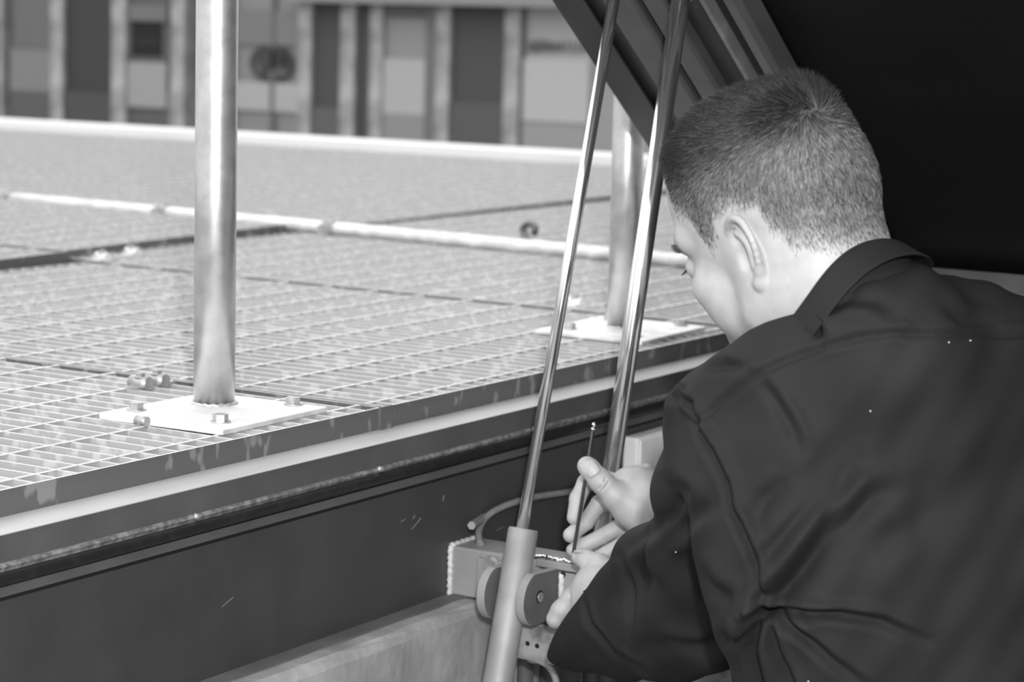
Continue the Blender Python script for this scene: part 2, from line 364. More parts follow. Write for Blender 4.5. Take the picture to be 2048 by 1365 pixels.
# concrete kerb
t = empty('concrete_kerb', (0, -.2, GZ), 'rough pale concrete kerb wall carrying the dark side panel', 'kerb')
bm = bmesh.new(); pr = [(-.05, GZ), (-.05, -.2335), (-.214, -.2345), (-.221, -.238), (-.224, -.246), (-.224, GZ)]
N = 60; rings = []
nz = [rng.normal(0, .0011, 6) for _ in range(N)]
for i, x in enumerate(np.linspace(X0, X1, N)):
    rings.append([bm.verts.new((x, y + (nz[i][k] if 1 < k < 6 else 0), z + (nz[i][k - 1] * .8 if 1 < k < 5 else 0))) for k, (y, z) in enumerate(pr)])
for i in range(N - 1):
    for k in range(6): bm.faces.new((rings[i][k], rings[i][(k + 1) % 6], rings[i + 1][(k + 1) % 6], rings[i + 1][k]))
bm.faces.new(rings[0]); bm.faces.new(rings[-1][::-1])
o = bm_obj('wall', bm, MT['conc'], t)
box('mortar_strip', (X0, -.196, -.2345), (X1, YP + .002, -.2325), MT['mortar'], t)

# ------------------------------------------------------------------ bracket
t = empty('strut_bracket', (.235, -.17, -.232), 'grey square steel beam welded to the side panel, with two rounded lugs', 'bracket')
BX, BT, BB = .235, -.1725, -.2325
box('beam', (BX, -.62, BB), (BX + .06, YP, BT), MT['paint_grey'], t, bev=.003)
bm = bmesh.new(); pts = [Vector((BX - .001, YP - .003 + .0008 * math.sin(z * 900), z)) for z in np.linspace(BB, BT, 24)]
add_tube(bm, pts, [.0034 + .0005 * math.sin(i * 1.9) for i in range(24)], 10)
pts = [Vector((x, YP - .003, BT)) for x in np.linspace(BX, BX + .06, 16)]
add_tube(bm, pts, [.0035 + .0008 * math.sin(i * 2.3) for i in range(16)], 10); bm_obj('weld', bm, MT['weld'], t, smooth=True)
# mounting plate welded on beam face
box('mounting_plate', (BX - .008, -.352, -.238), (BX, -.2165, -.180), MT['paint_grey'], t, bev=.0012)
box('rail', (BX - .010, -.55, -.1775), (BX + .012, -.300, -.1690), MT['paint_grey'], t, bev=.0012)
bm = bmesh.new(); pts = [Vector((BX - .004 + random.uniform(-.0015, .0015), y, -.1672 + random.uniform(-.0008, .001))) for y in np.linspace(-.297, -.352, 26)]
add_tube(bm, pts, [random.uniform(.0016, .0040) for _ in pts], 8); bm_obj('weld', bm, MT['steel'], t, smooth=True)
bm = bmesh.new(); pts = [Vector((BX - .009, -.3345 + .0006 * math.sin(z * 700), z)) for z in np.linspace(-.243, -.182, 20)]
add_tube(bm, pts, .0036, 8); bm_obj('weld', bm, MT['weld'], t, smooth=True)
def lug(y0, y1):
    bm = bmesh.new(); cx, cz, r = .181, -.2035, .0315; pts = []
    for k in range(25):
        a = PI / 2 + .25 + (PI - .5) * k / 24; pts.append((cx + math.cos(a) * r, y0, cz + math.sin(a) * r * 1.0))
    pts = [(BX - .006, y0, -.1760)] + pts + [(BX - .006, y0, -.2340)]
    add_prism(bm, pts, Vector((0, y1 - y0, 0))); o = bm_obj('lug', bm, MT['paint_lug_shaded'], t, bev=.0012)
    o.data.materials.append(MT['paint_grey'])
    for f in o.data.polygons:
        if abs(f.normal.y) < .5: f.material_index = 1  # rim lighter, flat faces darker: light and shade put into the paint
    tube('pin_hole', [(.185, y0 - .0004, -.2015), (.185, y0 + .0004, -.2015)], .0075, MT['black'], o, n=24)
    pe = bmesh.new(); add_tube(pe, [(.1862, y0 - .0009, -.2022), (.1862, y0 + .001, -.2022)], .0058, 20); bm_obj('pin_end', pe, MT['bolt'], o)
lug(-.277, -.266); lug(-.330, -.319)
bm = bmesh.new(); hexbolt(bm, Vector(onx(983, 1128, BX - .008)), .0075, .006, Vector((-1, 0, 0)), .5); bm_obj('bolt', bm, MT['bolt'], t)
for y in (-.336,):
    bm = bmesh.new(); add_tube(bm, [(BX - .008, y, -.1825), (BX - .0095, y, -.1825)], .0035, 12); bm_obj('drill_hole', bm, MT['black'], t)
# drilled foot plate under beam
t = empty('drilled_plate', (.22, -.35, -.285), 'dirty steel plate with a row of drilled holes hanging under the bracket', 'plate')
bm = bmesh.new(); add_box(bm, (.2055, -.64, -.2855), (.212, -.262, -.2445)); add_box(bm, (.207, -.64, -.2455), (.262, -.262, -.2405))
bm_obj('plate', bm, MT['plate_dirty'], t, bev=.001)
for px, py in ((1055, 1288), (1074, 1293), (1108, 1299), (1150, 1312)):
    q = onx(px, py, .2053); tube('hole', [Vector(q), Vector(q) + Vector((.003, 0, 0))], .0030, MT['black'], t, n=14)
# struts
def ring(name, a, b, r, m, t, bev=.0008): 
    return tube(name, [a, b], r, m, t, n=40, bev=bev)
YS = -.298
rb, rt = Vector(ony(1044, 1060, YS)), Vector(ony(1228, 0, YS))
cb = Vector(ony(996, 1365, YS)); ct = Vector(ony(1047, 1058, YS)); dc = (cb - ct).normalized(); dr = (rt - rb).normalized()
t = empty('gas_strut', cb + dc * .15, 'slim gas strut with thin chrome rod and fat silver cylinder held between the bracket lugs', 'strut')
bm = bmesh.new(); bt = ct; RC = .0176
add_tube(bm, [bt - dc * .0002, bt, bt + dc * .002, bt + dc * .20, bt + dc * .50], [.009, RC - .0016, RC, RC, RC], 56); bm_obj('cylinder', bm, MT['cyl'], t)
top = Vector((rb - dr * .004)); 
# lid plane  z = .480-.7144*(x-.407)
def lidz(x, y): return .480 - .7144 * (x - .507)
k = 0; p = rb.copy()
while p.z < lidz(p.x, 0) - .012 and k < 400: p += dr * .005; k += 1
tube('rod', [top, p], .0070, MT['chrome'], t, n=40)
ring('end_fitting', p - dr * .03, p, .011, MT['steel_dark'], t)
YS2 = -.352
r2b, r2t = Vector(ony(1225, 925, YS2)), Vector(ony(1361, 0, YS2)); d2 = (r2t - r2b).normalized()
lo = r2b - d2 * .155; p = r2b.copy(); k = 0
while p.z < lidz(p.x, 0) - .016 and k < 400: p += d2 * .005; k += 1
t = empty('support_rod', lo, 'thick chromed support rod standing behind the raised hand', 'strut')
tube('rod', [lo, p], .0111, MT['chrome'], t, n=48); ring('end_fitting', p - d2 * .03, p, .015, MT['steel_dark'], t); ring('foot', lo, lo + d2 * .03, .0115, MT['cyl'], t)
# hose loops
pts = [ony(960, 1090, YP - .03), ony(958, 1062, YP - .016), ony(972, 1036, YP - .010), ony(1002, 1016, YP - .010), ony(1060, 997, YP - .010), ony(1140, 984, YP - .010), ony(1230, 968, YP - .010), ony(1300, 962, YP - .010)]
bm = bmesh.new(); add_tube(bm, catmull(pts, 8), .0042, 14); o = bm_obj('hose', bm, MT['hose'], loc=pts[0]); setp(o, 'thin grey hose curving up from the bracket across the dark panel', 'hose')
pts = [onx(1035, 1290, .222), onx(1060, 1318, .214), onx(1078, 1322, .21), onx(1098, 1334, .21), onx(1112, 1362, .21), onx(1118, 1420, .21)]
bm = bmesh.new(); add_tube(bm, catmull(pts, 8), .0042, 14); o = bm_obj('hose', bm, MT['hose'], loc=pts[-1]); setp(o, 'thin grey hose bending down from under the drilled plate', 'hose')
q = Vector(ony(972, 1034, YP)); bm = bmesh.new(); add_tube(bm, [q, Vector(ony(943, 1052, YP - .028))], .0052, 6); o = bm_obj('bolt_stub', bm, MT['paint_grey'], loc=q); setp(o, 'small hexagonal bolt stub sticking out of the panel beside the hose', 'bolt')
# junction box
t = empty('junction_box', ony(1300, 960, YP), 'pale square box on the dark panel behind the man and the thick rod', 'box')
qa = ony(1258, 957, YP - .012); qb = ony(1258, 876, YP - .012)
box('housing', (qa[0], YP - .024, qa[2] - .03), (qa[0] + .16, YP, qb[2]), MT['box'], t, bev=.004)
bm = bmesh.new(); kq = Vector(ony(1291, 944, YP - .030)); add_tube(bm, [kq + Vector((0, .004, 0)), kq + Vector((0, -.004, 0)), kq + Vector((0, -.007, 0))], [.012, .012, .009], 32); bm_obj('knob', bm, MT['box'], t)
box('cover', (qa[0] + .004, YP - .027, qa[2] - .026), (qa[0] + .156, YP - .024, qb[2] - .004), MT['box'], t, bev=.001)
# concrete / fittings at bottom right under the elbow
t = empty('conduit_rack', (.35, -.30, GZ), 'dark vertical conduits rising in the shade under the bracket', 'conduit')
for k in range(7):
    x = .30 + k * .05; tube('conduit', [(x, -.245 - .006 * (k % 2), GZ), (x, -.245 - .006 * (k % 2), -.25)], .010 + .004 * (k % 3), MT['paint_face'], t, n=16)

# ------------------------------------------------------------------ raised lid
SL = .7144; al = math.atan(SL)
t = empty('raised_lid', (1.08, -.8, .0), 'big dark steel lid held open above the man, with ribbed side frame', 'lid')
Lu = Vector((-math.cos(al), 0, math.sin(al))); Nn = Vector((-math.sin(al), 0, -math.cos(al)))   # up-slope, underside normal
H0 = Vector((1.20, 0, lidz(1.20, 0)))
def lidpt(s, y, n): return H0 + Lu * s + Nn * n + Vector((0, y, 0))
def lidprism(name, prof, m, s0=-.02, s1=2.05, parent=t, bev=0.):
    bm = bmesh.new(); add_prism(bm, [lidpt(s0, y, n) for y, n in prof], Lu * (s1 - s0)); return bm_obj(name, bm, m, parent, bev=bev)
YR = -1.75
def rect(ya, yb, na, nb): return [(ya, na), (yb, na), (yb, nb), (ya, nb)]
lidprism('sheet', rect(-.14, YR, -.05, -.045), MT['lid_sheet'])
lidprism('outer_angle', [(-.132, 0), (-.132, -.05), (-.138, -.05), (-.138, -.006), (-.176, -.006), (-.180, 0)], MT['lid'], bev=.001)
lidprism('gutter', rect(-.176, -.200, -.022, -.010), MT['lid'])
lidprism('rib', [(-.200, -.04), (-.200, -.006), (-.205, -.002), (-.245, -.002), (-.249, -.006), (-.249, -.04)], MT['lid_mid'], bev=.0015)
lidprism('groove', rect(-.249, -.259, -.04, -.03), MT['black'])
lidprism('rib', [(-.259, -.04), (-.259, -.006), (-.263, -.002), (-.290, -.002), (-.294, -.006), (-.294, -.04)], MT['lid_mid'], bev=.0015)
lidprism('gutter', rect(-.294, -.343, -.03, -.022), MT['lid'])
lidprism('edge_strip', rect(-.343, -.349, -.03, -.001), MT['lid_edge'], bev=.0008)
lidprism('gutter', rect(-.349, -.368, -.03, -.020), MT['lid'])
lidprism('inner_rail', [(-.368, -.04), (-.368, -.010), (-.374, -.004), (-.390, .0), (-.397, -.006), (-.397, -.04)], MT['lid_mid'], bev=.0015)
# far side of the lid, cross bars
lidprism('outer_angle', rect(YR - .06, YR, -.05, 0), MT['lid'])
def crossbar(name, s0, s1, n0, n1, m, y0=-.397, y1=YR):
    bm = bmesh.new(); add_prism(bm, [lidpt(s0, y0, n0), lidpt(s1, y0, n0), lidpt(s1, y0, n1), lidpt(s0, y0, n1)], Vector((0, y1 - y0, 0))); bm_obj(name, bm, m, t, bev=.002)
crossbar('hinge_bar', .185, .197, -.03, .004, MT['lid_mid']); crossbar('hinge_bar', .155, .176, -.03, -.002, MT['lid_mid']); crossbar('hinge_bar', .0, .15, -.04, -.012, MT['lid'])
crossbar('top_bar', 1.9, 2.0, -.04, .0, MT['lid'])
# lid's hinge carrier down to ground (dark end wall of the pit)
e_ = box('wall_right', (1.25, -2.2, GZ), (1.31, -.13, .06), MT['lid']); setp(e_, kind='structure')

# ------------------------------------------------------------------ shop front behind
XW = 14.0
def wy(px, py=120): return float(onx(px, py, XW)[1])
def wz(px, py): return float(onx(px, py, XW)[2])
wl = box('wall_back', (XW + .25, wy(1500), GZ), (XW + .5, wy(-250), 3.2), gmat(.055)); setp(wl, kind='structure')
def fbox(name, x0, x1, ya, yb, g, dpt=.05, off=.0, parent=None, bev=0.):
    """ya,yb pixel rows (None = through top / down to ground)"""
    xm = (x0 + x1) / 2
    z1 = 3.1 if ya is None else wz(xm, ya); z0 = GZ if yb is None else wz(xm, yb)
    ylo, yhi = sorted((wy(x0), wy(x1)))
    return box(name, (XW - off - dpt, ylo, z0), (XW - off, yhi, z1), gmat(g, .8), parent, bev=bev)
# windows and panels: (x0,x1, grey, [(sub ya,yb,grey)...])
wn = 0
def window(x0, x1, g, subs=()):
    global wn
    wn += 1
    ylo, yhi = sorted((wy(x0), wy(x1)))
    e = empty('window_%d' % wn, (XW, (ylo + yhi) / 2, GZ)); e['kind'] = 'structure'
    fbox('pane', x0, x1, None, None, g, .05, -.07, e)
    for ya, yb, gg in subs: fbox('panel', x0, x1, ya, yb, gg, .03, -.02, e)
    return e
window(22, 104, .13, ((182, None, .09), (100, 182, .19)))
window(128, 226, .042, ((185, None, .065),))
window(256, 334, .10, ((125, 215, .30), (10, 42, .15)))
window(336, 364, .03, ((185, None, .13),))
e = window(468, 600, .22, ((20, 90, .17), (165, 222, .36)))
window(625, 684, .065, ((215, None, .10),))
window(712, 742, .055)
window(768, 852, .26, ((118, 228, .38), (228, None, .24), (5, 35, .12)))
window(902, 1012, .065, ((205, None, .085),))
window(1044, 1180, .34, ((118, 245, .42), (248, None, .28)))
window(1180, 1330, .28)
tex = {105: 'first pale pillar of the shop front from the left edge', 227: 'pale speckled pillar between the dark pane and the black poster', 345: 'dim pillar just left of the near guard post', 600: 'speckled pillar right of the round emblem', 684: 'grey pillar left of the narrow dark pane', 743: 'grey pillar left of the bird mark window', 875: 'brightly speckled pillar right of the bird mark window', 1012: 'pale pillar between the wide dark pane and the lettered window', 0: 'pillar at the very left edge of the photo', 456: 'pillar half hidden behind the near guard post'}
MT['pillar'] = mat('pillar_render', .22, .8, 0, .40, 3.5, 3, .4, .62, stretch=(1, 1, 1))
for x0, x1 in ((0, 8), (105, 129), (227, 254), (345, 372), (456, 470), (600, 625), (684, 712), (743, 767), (875, 902), (1012, 1042)):
    xm = (x0 + x1) / 2; ylo, yhi = sorted((wy(x0), wy(x1)))
    o = box('pillar', (XW - .03, ylo, GZ), (XW + .25, yhi, 3.1), MT['pillar'], None, (XW, (ylo + yhi) / 2, GZ))
    setp(o, tex[x0], 'pillar', 'pillars of the shop front')
# mullions between
for i, (x0, x1, g) in enumerate(((543, 550, .14), (853, 874, .14), (1042, 1048, .10))):
    ylo, yhi = sorted((wy(x0), wy(x1))); o = box('trim_%d' % (30 + i), (XW - .02, ylo, GZ), (XW + .2, yhi, 3.1), gmat(g, .8)); setp(o, kind='structure')
ylo, yhi = wy(1400), wy(600); o = box('trim_40', (XW - .2, ylo, wz(800, 8)), (XW + .25, yhi, 3.1), gmat(.24, .8)); setp(o, kind='structure')
# black poster
o = fbox('poster', 262, 322, 44, 112, .008, .02, -.03); setp(o, 'black square poster on the window between two shop front pillars', 'poster')
for a, b in ((78, 88),): 
    s_ = fbox('stripe', 268, 316, a, b, .02, .004, -.008, None); s_.parent = o
# round emblem: dark disc with broken light figures
cyy, czz = wy(545, 127), wz(545, 127); ry = abs(wy(500) - wy(590)) / 2; rz = abs(wz(545, 88) - wz(545, 166)) / 2
t = empty('round_emblem', (XW - .0, cyy, czz), 'dark round emblem stuck on the double shop window', 'emblem')
def disc(nm, cy, cz, a, b, x, g, ang=0, a0=0, a1=2 * PI, hole=0):
    bm = bmesh.new(); n = 40; out = []; inn = []
    for k in range(n + 1):
        q = a0 + (a1 - a0) * k / n
        def pt(s): 
            u, v = math.cos(q) * a * s, math.sin(q) * b * s
            return Vector((x, cy + u * math.cos(ang) - v * math.sin(ang), cz + u * math.sin(ang) + v * math.cos(ang)))
        out.append(pt(1)); inn.append(pt(hole))
    for k in range(n):
        vs = [bm.verts.new(p) for p in (out[k], out[k + 1], inn[k + 1], inn[k])]; 
        try: bm.faces.new(vs)
        except Exception: pass
    bmesh.ops.remove_doubles(bm, verts=bm.verts, dist=1e-5)
    r = bmesh.ops.extrude_face_region(bm, geom=bm.faces[:]); 
    for v in [q for q in r['geom'] if isinstance(q, bmesh.types.BMVert)]: v.co.x += .006
    return bm_obj(nm, bm, gmat(g, .8), t)
disc('disc', cyy, czz, ry, rz, XW - .012, .045, hole=.01)
disc('figure', cyy + ry * .55, czz - rz * .3, ry * .16, rz * .35, XW - .02, .09, hole=.01)
disc('figure', cyy, czz + rz * .2, ry * .13, rz * .6, XW - .02, .10, hole=.01)
disc('figure', cyy - ry * .4, czz - rz * .45, ry * .32, rz * .22, XW - .02, .09, hole=.01)
disc('figure', cyy - ry * .5, czz + rz * .25, ry * .25, rz * .35, XW - .02, .02, hole=.01)
# bird-like mark
c2y, c2z = wy(818, 170), wz(818, 170); u = abs(wy(780) - wy(856)) / 76.
t = empty('bird_mark', (XW, c2y, c2z), 'small dark bird shaped mark on the pale shop window', 'emblem')
disc('body', c2y, c2z, 26 * u, 12 * u, XW + .006, .13, ang=.6, hole=.01)
disc('wing', c2y - 14 * u, c2z + 14 * u, 20 * u, 8 * u, XW + .005, .12, ang=-.75, hole=.01)
disc('wing', c2y - 4 * u, c2z - 14 * u, 8 * u, 18 * u, XW + .004, .15, ang=.3, hole=.01)
# blurred lettering line
t = empty('window_lettering', (XW, wy(1112), wz(1112, 93)), 'row of dark blurred letters on the large pale shop window', 'lettering')
xx = 1056
random.seed(5)
while xx < 1172:
    wd = random.choice((7, 8, 10)); bm = bmesh.new(); ylo, yhi = sorted((wy(xx), wy(xx + wd)))
    z0, z1 = wz(xx, 103 + random.uniform(-2, 2)), wz(xx, 84 + random.uniform(-5, 3)); s_ = (yhi - ylo) * .3
    add_box(bm, (XW + .0, ylo, z0), (XW + .006, ylo + s_, z1)); add_box(bm, (XW, ylo, z0), (XW + .006, yhi, z0 + s_))
    if random.random() < .7: add_box(bm, (XW, yhi - s_, z0), (XW + .006, yhi, z1))
    if random.random() < .5: add_box(bm, (XW, ylo, z1 - s_), (XW + .006, yhi, z1))
    bm_obj('letter', bm, gmat(.08, .8), t); xx += wd + 3
#MAN
# ------------------------------------------------------------------ the man: distance fields in the viewing frame (metres: right, down, forward)
class Field:
    def __init__(s, lo, hi, h):
        s.lo = np.array(lo, float); s.h = h; s.n = np.ceil((np.array(hi) - s.lo) / h).astype(int) + 1
        s.a = np.full(s.n, .05, np.float32)
        s.ax = [(s.lo[i] + h * np.arange(s.n[i])).astype(np.float32) for i in range(3)]
    def sub(s, lo, hi):
        i0 = np.clip(np.floor((np.array(lo) - s.lo) / s.h).astype(int), 0, s.n); i1 = np.clip(np.ceil((np.array(hi) - s.lo) / s.h).astype(int) + 1, 0, s.n)
        sl = tuple(slice(a, b) for a, b in zip(i0, i1))
        return sl, s.ax[0][sl[0]][:, None, None], s.ax[1][sl[1]][None, :, None], s.ax[2][sl[2]][None, None, :]
    def apply(s, lo, hi, fn, k, op='u'):
        m = k + .012; sl, X, Y, Z = s.sub(np.array(lo) - m, np.array(hi) + m)
        if 0 in s.a[sl].shape: return
        d = fn(X, Y, Z).astype(np.float32); a = s.a[sl]
        if op == 'u':
            h = np.maximum(k - np.abs(a - d), 0) / max(k, 1e-6); s.a[sl] = np.minimum(a, d) - h * h * k * .25
        elif op == 's':
            d = -d; h = np.maximum(k - np.abs(a - d), 0) / max(k, 1e-6); s.a[sl] = np.maximum(a, d) + h * h * k * .25
    def cap(s, a, b, ra, rb=None, k=.004, op='u'):
        a = np.array(a, float); b = np.array(b, float); rb = ra if rb is None else rb; ab = b - a; L = max(ab @ ab, 1e-12); R = max(ra, rb)
        def fn(X, Y, Z):
            t = np.clip(((X - a[0]) * ab[0] + (Y - a[1]) * ab[1] + (Z - a[2]) * ab[2]) / L, 0, 1)
            return np.sqrt((X - a[0] - t * ab[0]) ** 2 + (Y - a[1] - t * ab[1]) ** 2 + (Z - a[2] - t * ab[2]) ** 2) - (ra + (rb - ra) * t)
        s.apply(np.minimum(a, b) - R, np.maximum(a, b) + R, fn, k, op)
    def chain(s, pts, rs, k=.004, op='u'):
        for i in range(len(pts) - 1): s.cap(pts[i], pts[i + 1], rs[i], rs[i + 1], k, op)
    def ell(s, c, r, R=None, k=.004, op='u'):
        c = np.array(c, float); r = np.array(r, float); R = np.eye(3) if R is None else np.array(R); m = r.max()
        def fn(X, Y, Z):
            x, y, z = X - c[0], Y - c[1], Z - c[2]
            u = [(x * R[i, 0] + y * R[i, 1] + z * R[i, 2]) for i in range(3)]
            k0 = np.sqrt((u[0] / r[0]) ** 2 + (u[1] / r[1]) ** 2 + (u[2] / r[2]) ** 2); k1 = np.sqrt((u[0] / r[0] ** 2) ** 2 + (u[1] / r[1] ** 2) ** 2 + (u[2] / r[2] ** 2) ** 2)
            return k0 * (k0 - 1) / np.maximum(k1, 1e-6)
        s.apply(c - m, c + m, fn, k, op)
    def mesh(s):
        a = s.a; n = a.shape; ins = a < 0
        def c(i, j, k): return ins[i:n[0] - 1 + i, j:n[1] - 1 + j, k:n[2] - 1 + k]
        cnt = sum(c(i, j, k).astype(np.int8) for i in (0, 1) for j in (0, 1) for k in (0, 1))
        act = (cnt > 0) & (cnt < 8); I = np.argwhere(act); idx = np.full(act.shape, -1, np.int32); idx[act] = np.arange(len(I))
        P = np.zeros((len(I), 3)); W = np.zeros(len(I))
        cor = {(i, j, k): a[I[:, 0] + i, I[:, 1] + j, I[:, 2] + k] for i in (0, 1) for j in (0, 1) for k in (0, 1)}
        for A_ in cor:
            for ax in range(3):
                if A_[ax] == 0:
                    B_ = list(A_); B_[ax] = 1; B_ = tuple(B_); va, vb = cor[A_], cor[B_]; x = (va < 0) != (vb < 0)
                    t = np.where(x, va / np.where(x, va - vb, 1), 0); q = np.zeros((len(I), 3)); q[:] = A_; q[:, ax] += t
                    P += q * x[:, None]; W += x
        P = (P / W[:, None] + I) * s.h + s.lo
        F = []
        for ax in range(3):
            o1, o2 = [q for q in range(3) if q != ax]
            sl0 = [slice(1, n[q] - 1) for q in range(3)]; sl1 = list(sl0); sl0[ax] = slice(0, n[ax] - 1); sl1[ax] = slice(1, n[ax])
            A0, A1 = ins[tuple(sl0)], ins[tuple(sl1)]; E_ = np.argwhere(A0 != A1); fl = A0[tuple(E_.T)]
            E_ = E_.copy(); 
            for q in range(3):
                if q != ax: E_[:, q] += 1
            def g(d1, d2):
                J = E_.copy(); J[:, o1] -= d1; J[:, o2] -= d2; return idx[J[:, 0], J[:, 1], J[:, 2]]
            Q = np.stack([g(0, 0), g(1, 0), g(1, 1), g(0, 1)], 1)
            if ax == 1: fl = ~fl
            Q[~fl] = Q[~fl][:, ::-1]; F.append(Q)
        return P, np.concatenate(F)
def smooth_v(P, F, it=2, lam=.5):
    n = len(P); e = np.concatenate([F[:, [0, 1]], F[:, [1, 2]], F[:, [2, 3]], F[:, [3, 0]]]); deg = np.bincount(e.ravel(), minlength=n)[:, None]
    for i in range(it):
        for l in (lam, -lam * .95):
            S = np.stack([np.bincount(e[:, 0], P[e[:, 1], q], n) + np.bincount(e[:, 1], P[e[:, 0], q], n) for q in range(3)], 1)
            P = P + l * (S / np.maximum(deg, 1) - P)
    return P
def vnormals(P, F):
    N = np.zeros_like(P); fn = np.cross(P[F[:, 2]] - P[F[:, 0]], P[F[:, 3]] - P[F[:, 1]])
    for q in range(4):
        for a in range(3): N[:, a] += np.bincount(F[:, q], fn[:, a], len(P))
    return N / np.maximum(np.linalg.norm(N, axis=1, keepdims=True), 1e-9)
def np_mesh(name, P, F, smooth=True):
    me = bpy.data.meshes.new(name); nv, nf, k = len(P), len(F), F.shape[1]
    me.vertices.add(nv); me.vertices.foreach_set('co', np.ascontiguousarray(P, np.float32).ravel())
    me.loops.add(nf * k); me.loops.foreach_set('vertex_index', F.astype(np.int32).ravel())
    me.polygons.add(nf); me.polygons.foreach_set('loop_start', np.arange(0, nf * k, k, dtype=np.int32))
    me.polygons.foreach_set('use_smooth', np.full(nf, smooth)); me.update(calc_edges=True); return me
def orient(P, F):
    c = P.mean(0); fn = np.cross(P[F[:, 2]] - P[F[:, 0]], P[F[:, 3]] - P[F[:, 1]]); vol = np.sum((P[F[:, 0]] - c) * fn)
    return F if vol > 0 else F[:, ::-1]
def pv(*p): return C3(*p)

person = empty('person', c2w(C3(1850, 3800, 2.35)), 'man in a black work shirt with cropped hair, bent forward holding a thin tool', 'person')

# ---- head
PSI, TH, PHI = math.radians(46), math.radians(12), math.radians(13)
F0 = np.array([-math.cos(PSI), 0, math.sin(PSI)]); L0 = np.array([-math.sin(PSI), 0, -math.cos(PSI)]); U0 = np.array([0, -1., 0])
Fv = F0 * math.cos(TH) - U0 * math.sin(TH); U1 = U0 * math.cos(TH) + F0 * math.sin(TH)
Uv = U1 * math.cos(PHI) + L0 * math.sin(PHI); Lv = L0 * math.cos(PHI) - U1 * math.sin(PHI)
HB = np.stack([Fv, Lv, Uv])                      # rows: local axes in viewing frame
HC = C3(1548, 414, 2.10); HS = 1.0
def H(x, y, z): return HC + HS * (np.array([x, y, z]) @ HB)
hc = HC
hd = Field(hc + [-.15, -.14, -.17], hc + [.17, .22, .15], .0015)
def he(c, r, k=.012, op='u', rot=None):
    R = HB if rot is None else rot @ HB
    hd.ell(H(*c), np.array(r) * HS, R, k, op)
def rl(ax, d):
    c, s_ = math.cos(d), math.sin(d)
    return np.array({'x': [[1, 0, 0], [0, c, s_], [0, -s_, c]], 'y': [[c, 0, -s_], [0, 1, 0], [s_, 0, c]], 'z': [[c, s_, 0], [-s_, c, 0], [0, 0, 1]]}[ax])
he((-.006, 0, .014), (.092, .0735, .093)); he((.030, 0, .024), (.064, .064, .074), .03); he((-.036, 0, .008), (.060, .065, .078), .03)
he((.032, 0, -.050), (.052, .055, .066), .025)
for s_ in (-1, 1):
    hd.chain([H(-.006, s_ * .058, -.045), H(.002, s_ * .054, -.088), H(.058, s_ * .018, -.116)], [.013, .012, .012], .03)
    he((.058, s_ * .043, -.052), (.022, .018, .016), .02)
    he((.042, s_ * .038, -.074), (.028, .022, .028), .02)
he((.066, 0, -.112), (.017, .018, .015), .02)
he((.050, 0, -.088), (.034, .034, .032), .02)
hd.chain([H(.066, -.050, -.004), H(.084, -.026, -.008), H(.090, 0, -.010), H(.084, .026, -.008), H(.066, .050, -.004)], [.010, .011, .010, .011, .010], .016)
hd.chain([H(.088, 0, -.022), H(.101, 0, -.058)], [.008, .009], .012)
for s_ in (-1, 1): he((.090, s_ * .012, -.064), (.012, .0075, .008), .008); he((.093, s_ * .0065, -.0715), (.005, .003, .004), .002, 's')
he((.080, 0, -.083), (.010, .020, .006), .006); he((.079, 0, -.092), (.010, .018, .0065), .006)
for s_ in (-1, 1): he((.094, s_ * .033, -.030), (.020, .017, .013), .012, 's')
for s_ in (-1, 1): he((.074, s_ * .033, -.031), (.0155, .0155, .0135), .004)
# neck
NB = C3(1725, 690, 2.04)
hd.chain([H(-.020, 0, -.045), C3(1655, 560, 2.06), C3(1700, 640, 2.07)], [.050, .054, .056], .035)
hd.chain([H(-.012, .050, -.060), C3(1622, 640, 2.05)], [.014, .018], .025)
# ears
def ear(s_):
    o = np.array([-.010, .0665, -.034])
    def E_(x, y, z):
        # tilt the ear plane: x back-forward, z up, y outwards
        q = np.array([x, y, z]); q = q @ rl('y', .10)
        q[1] += -.42 * q[0]
        p = o + q; p[1] *= s_; return H(*p)
    hd.ell(E_(-.006, .004, .002), (.019, .0042, .029), rl('z', s_ * -.45) @ rl('y', .12) @ HB if s_ > 0 else rl('z', .45) @ HB, .004)
    hel = catmull([(.010, .001, .002), (.013, .004, .016), (.004, .010, .030), (-.010, .013, .034), (-.022, .013, .026), (-.026, .012, .008), (-.021, .010, -.010), (-.012, .006, -.021)], 3)
    hd.chain([E_(*p) for p in hel], [.0034 + .0006 * math.sin(i * .3) for i in range(len(hel))], .0022)
    lob = [(-.014, .007, -.018), (-.008, .006, -.028), (-.001, .003, -.027)]
    hd.chain([E_(*p) for p in lob], [.0048, .0058, .0045], .005)
    an = catmull([(-.002, .010, .022), (-.012, .010, .014), (-.014, .009, 0), (-.008, .008, -.012)], 3)
    hd.chain([E_(*p) for p in an], [.0028] * len(an), .003)
    hd.ell(E_(-.001, .012, -.001), (.008, .007, .012), HB, .003, 's')
    hd.ell(E_(.002, .010, .018), (.006, .004, .008), HB, .003, 's')
    gr = catmull([(.006, .014, .018), (-.004, .019, .027), (-.014, .019, .024), (-.0195, .018, .010), (-.017, .016, -.004)], 3)
    hd.chain([E_(*p) for p in gr], [.0028] * len(gr), .002, 's')
    hd.ell(E_(.009, .006, -.002), (.005, .004, .007), HB, .004)
ear(1); ear(-1)
P, Fq = hd.mesh(); P = smooth_v(P, Fq, 2); Fq = orient(P, Fq); NH = vnormals(P, Fq)
HP, HF = P, Fq
loc = (P - HC) @ HB.T / HS                        # head-local coords: forward, left, up
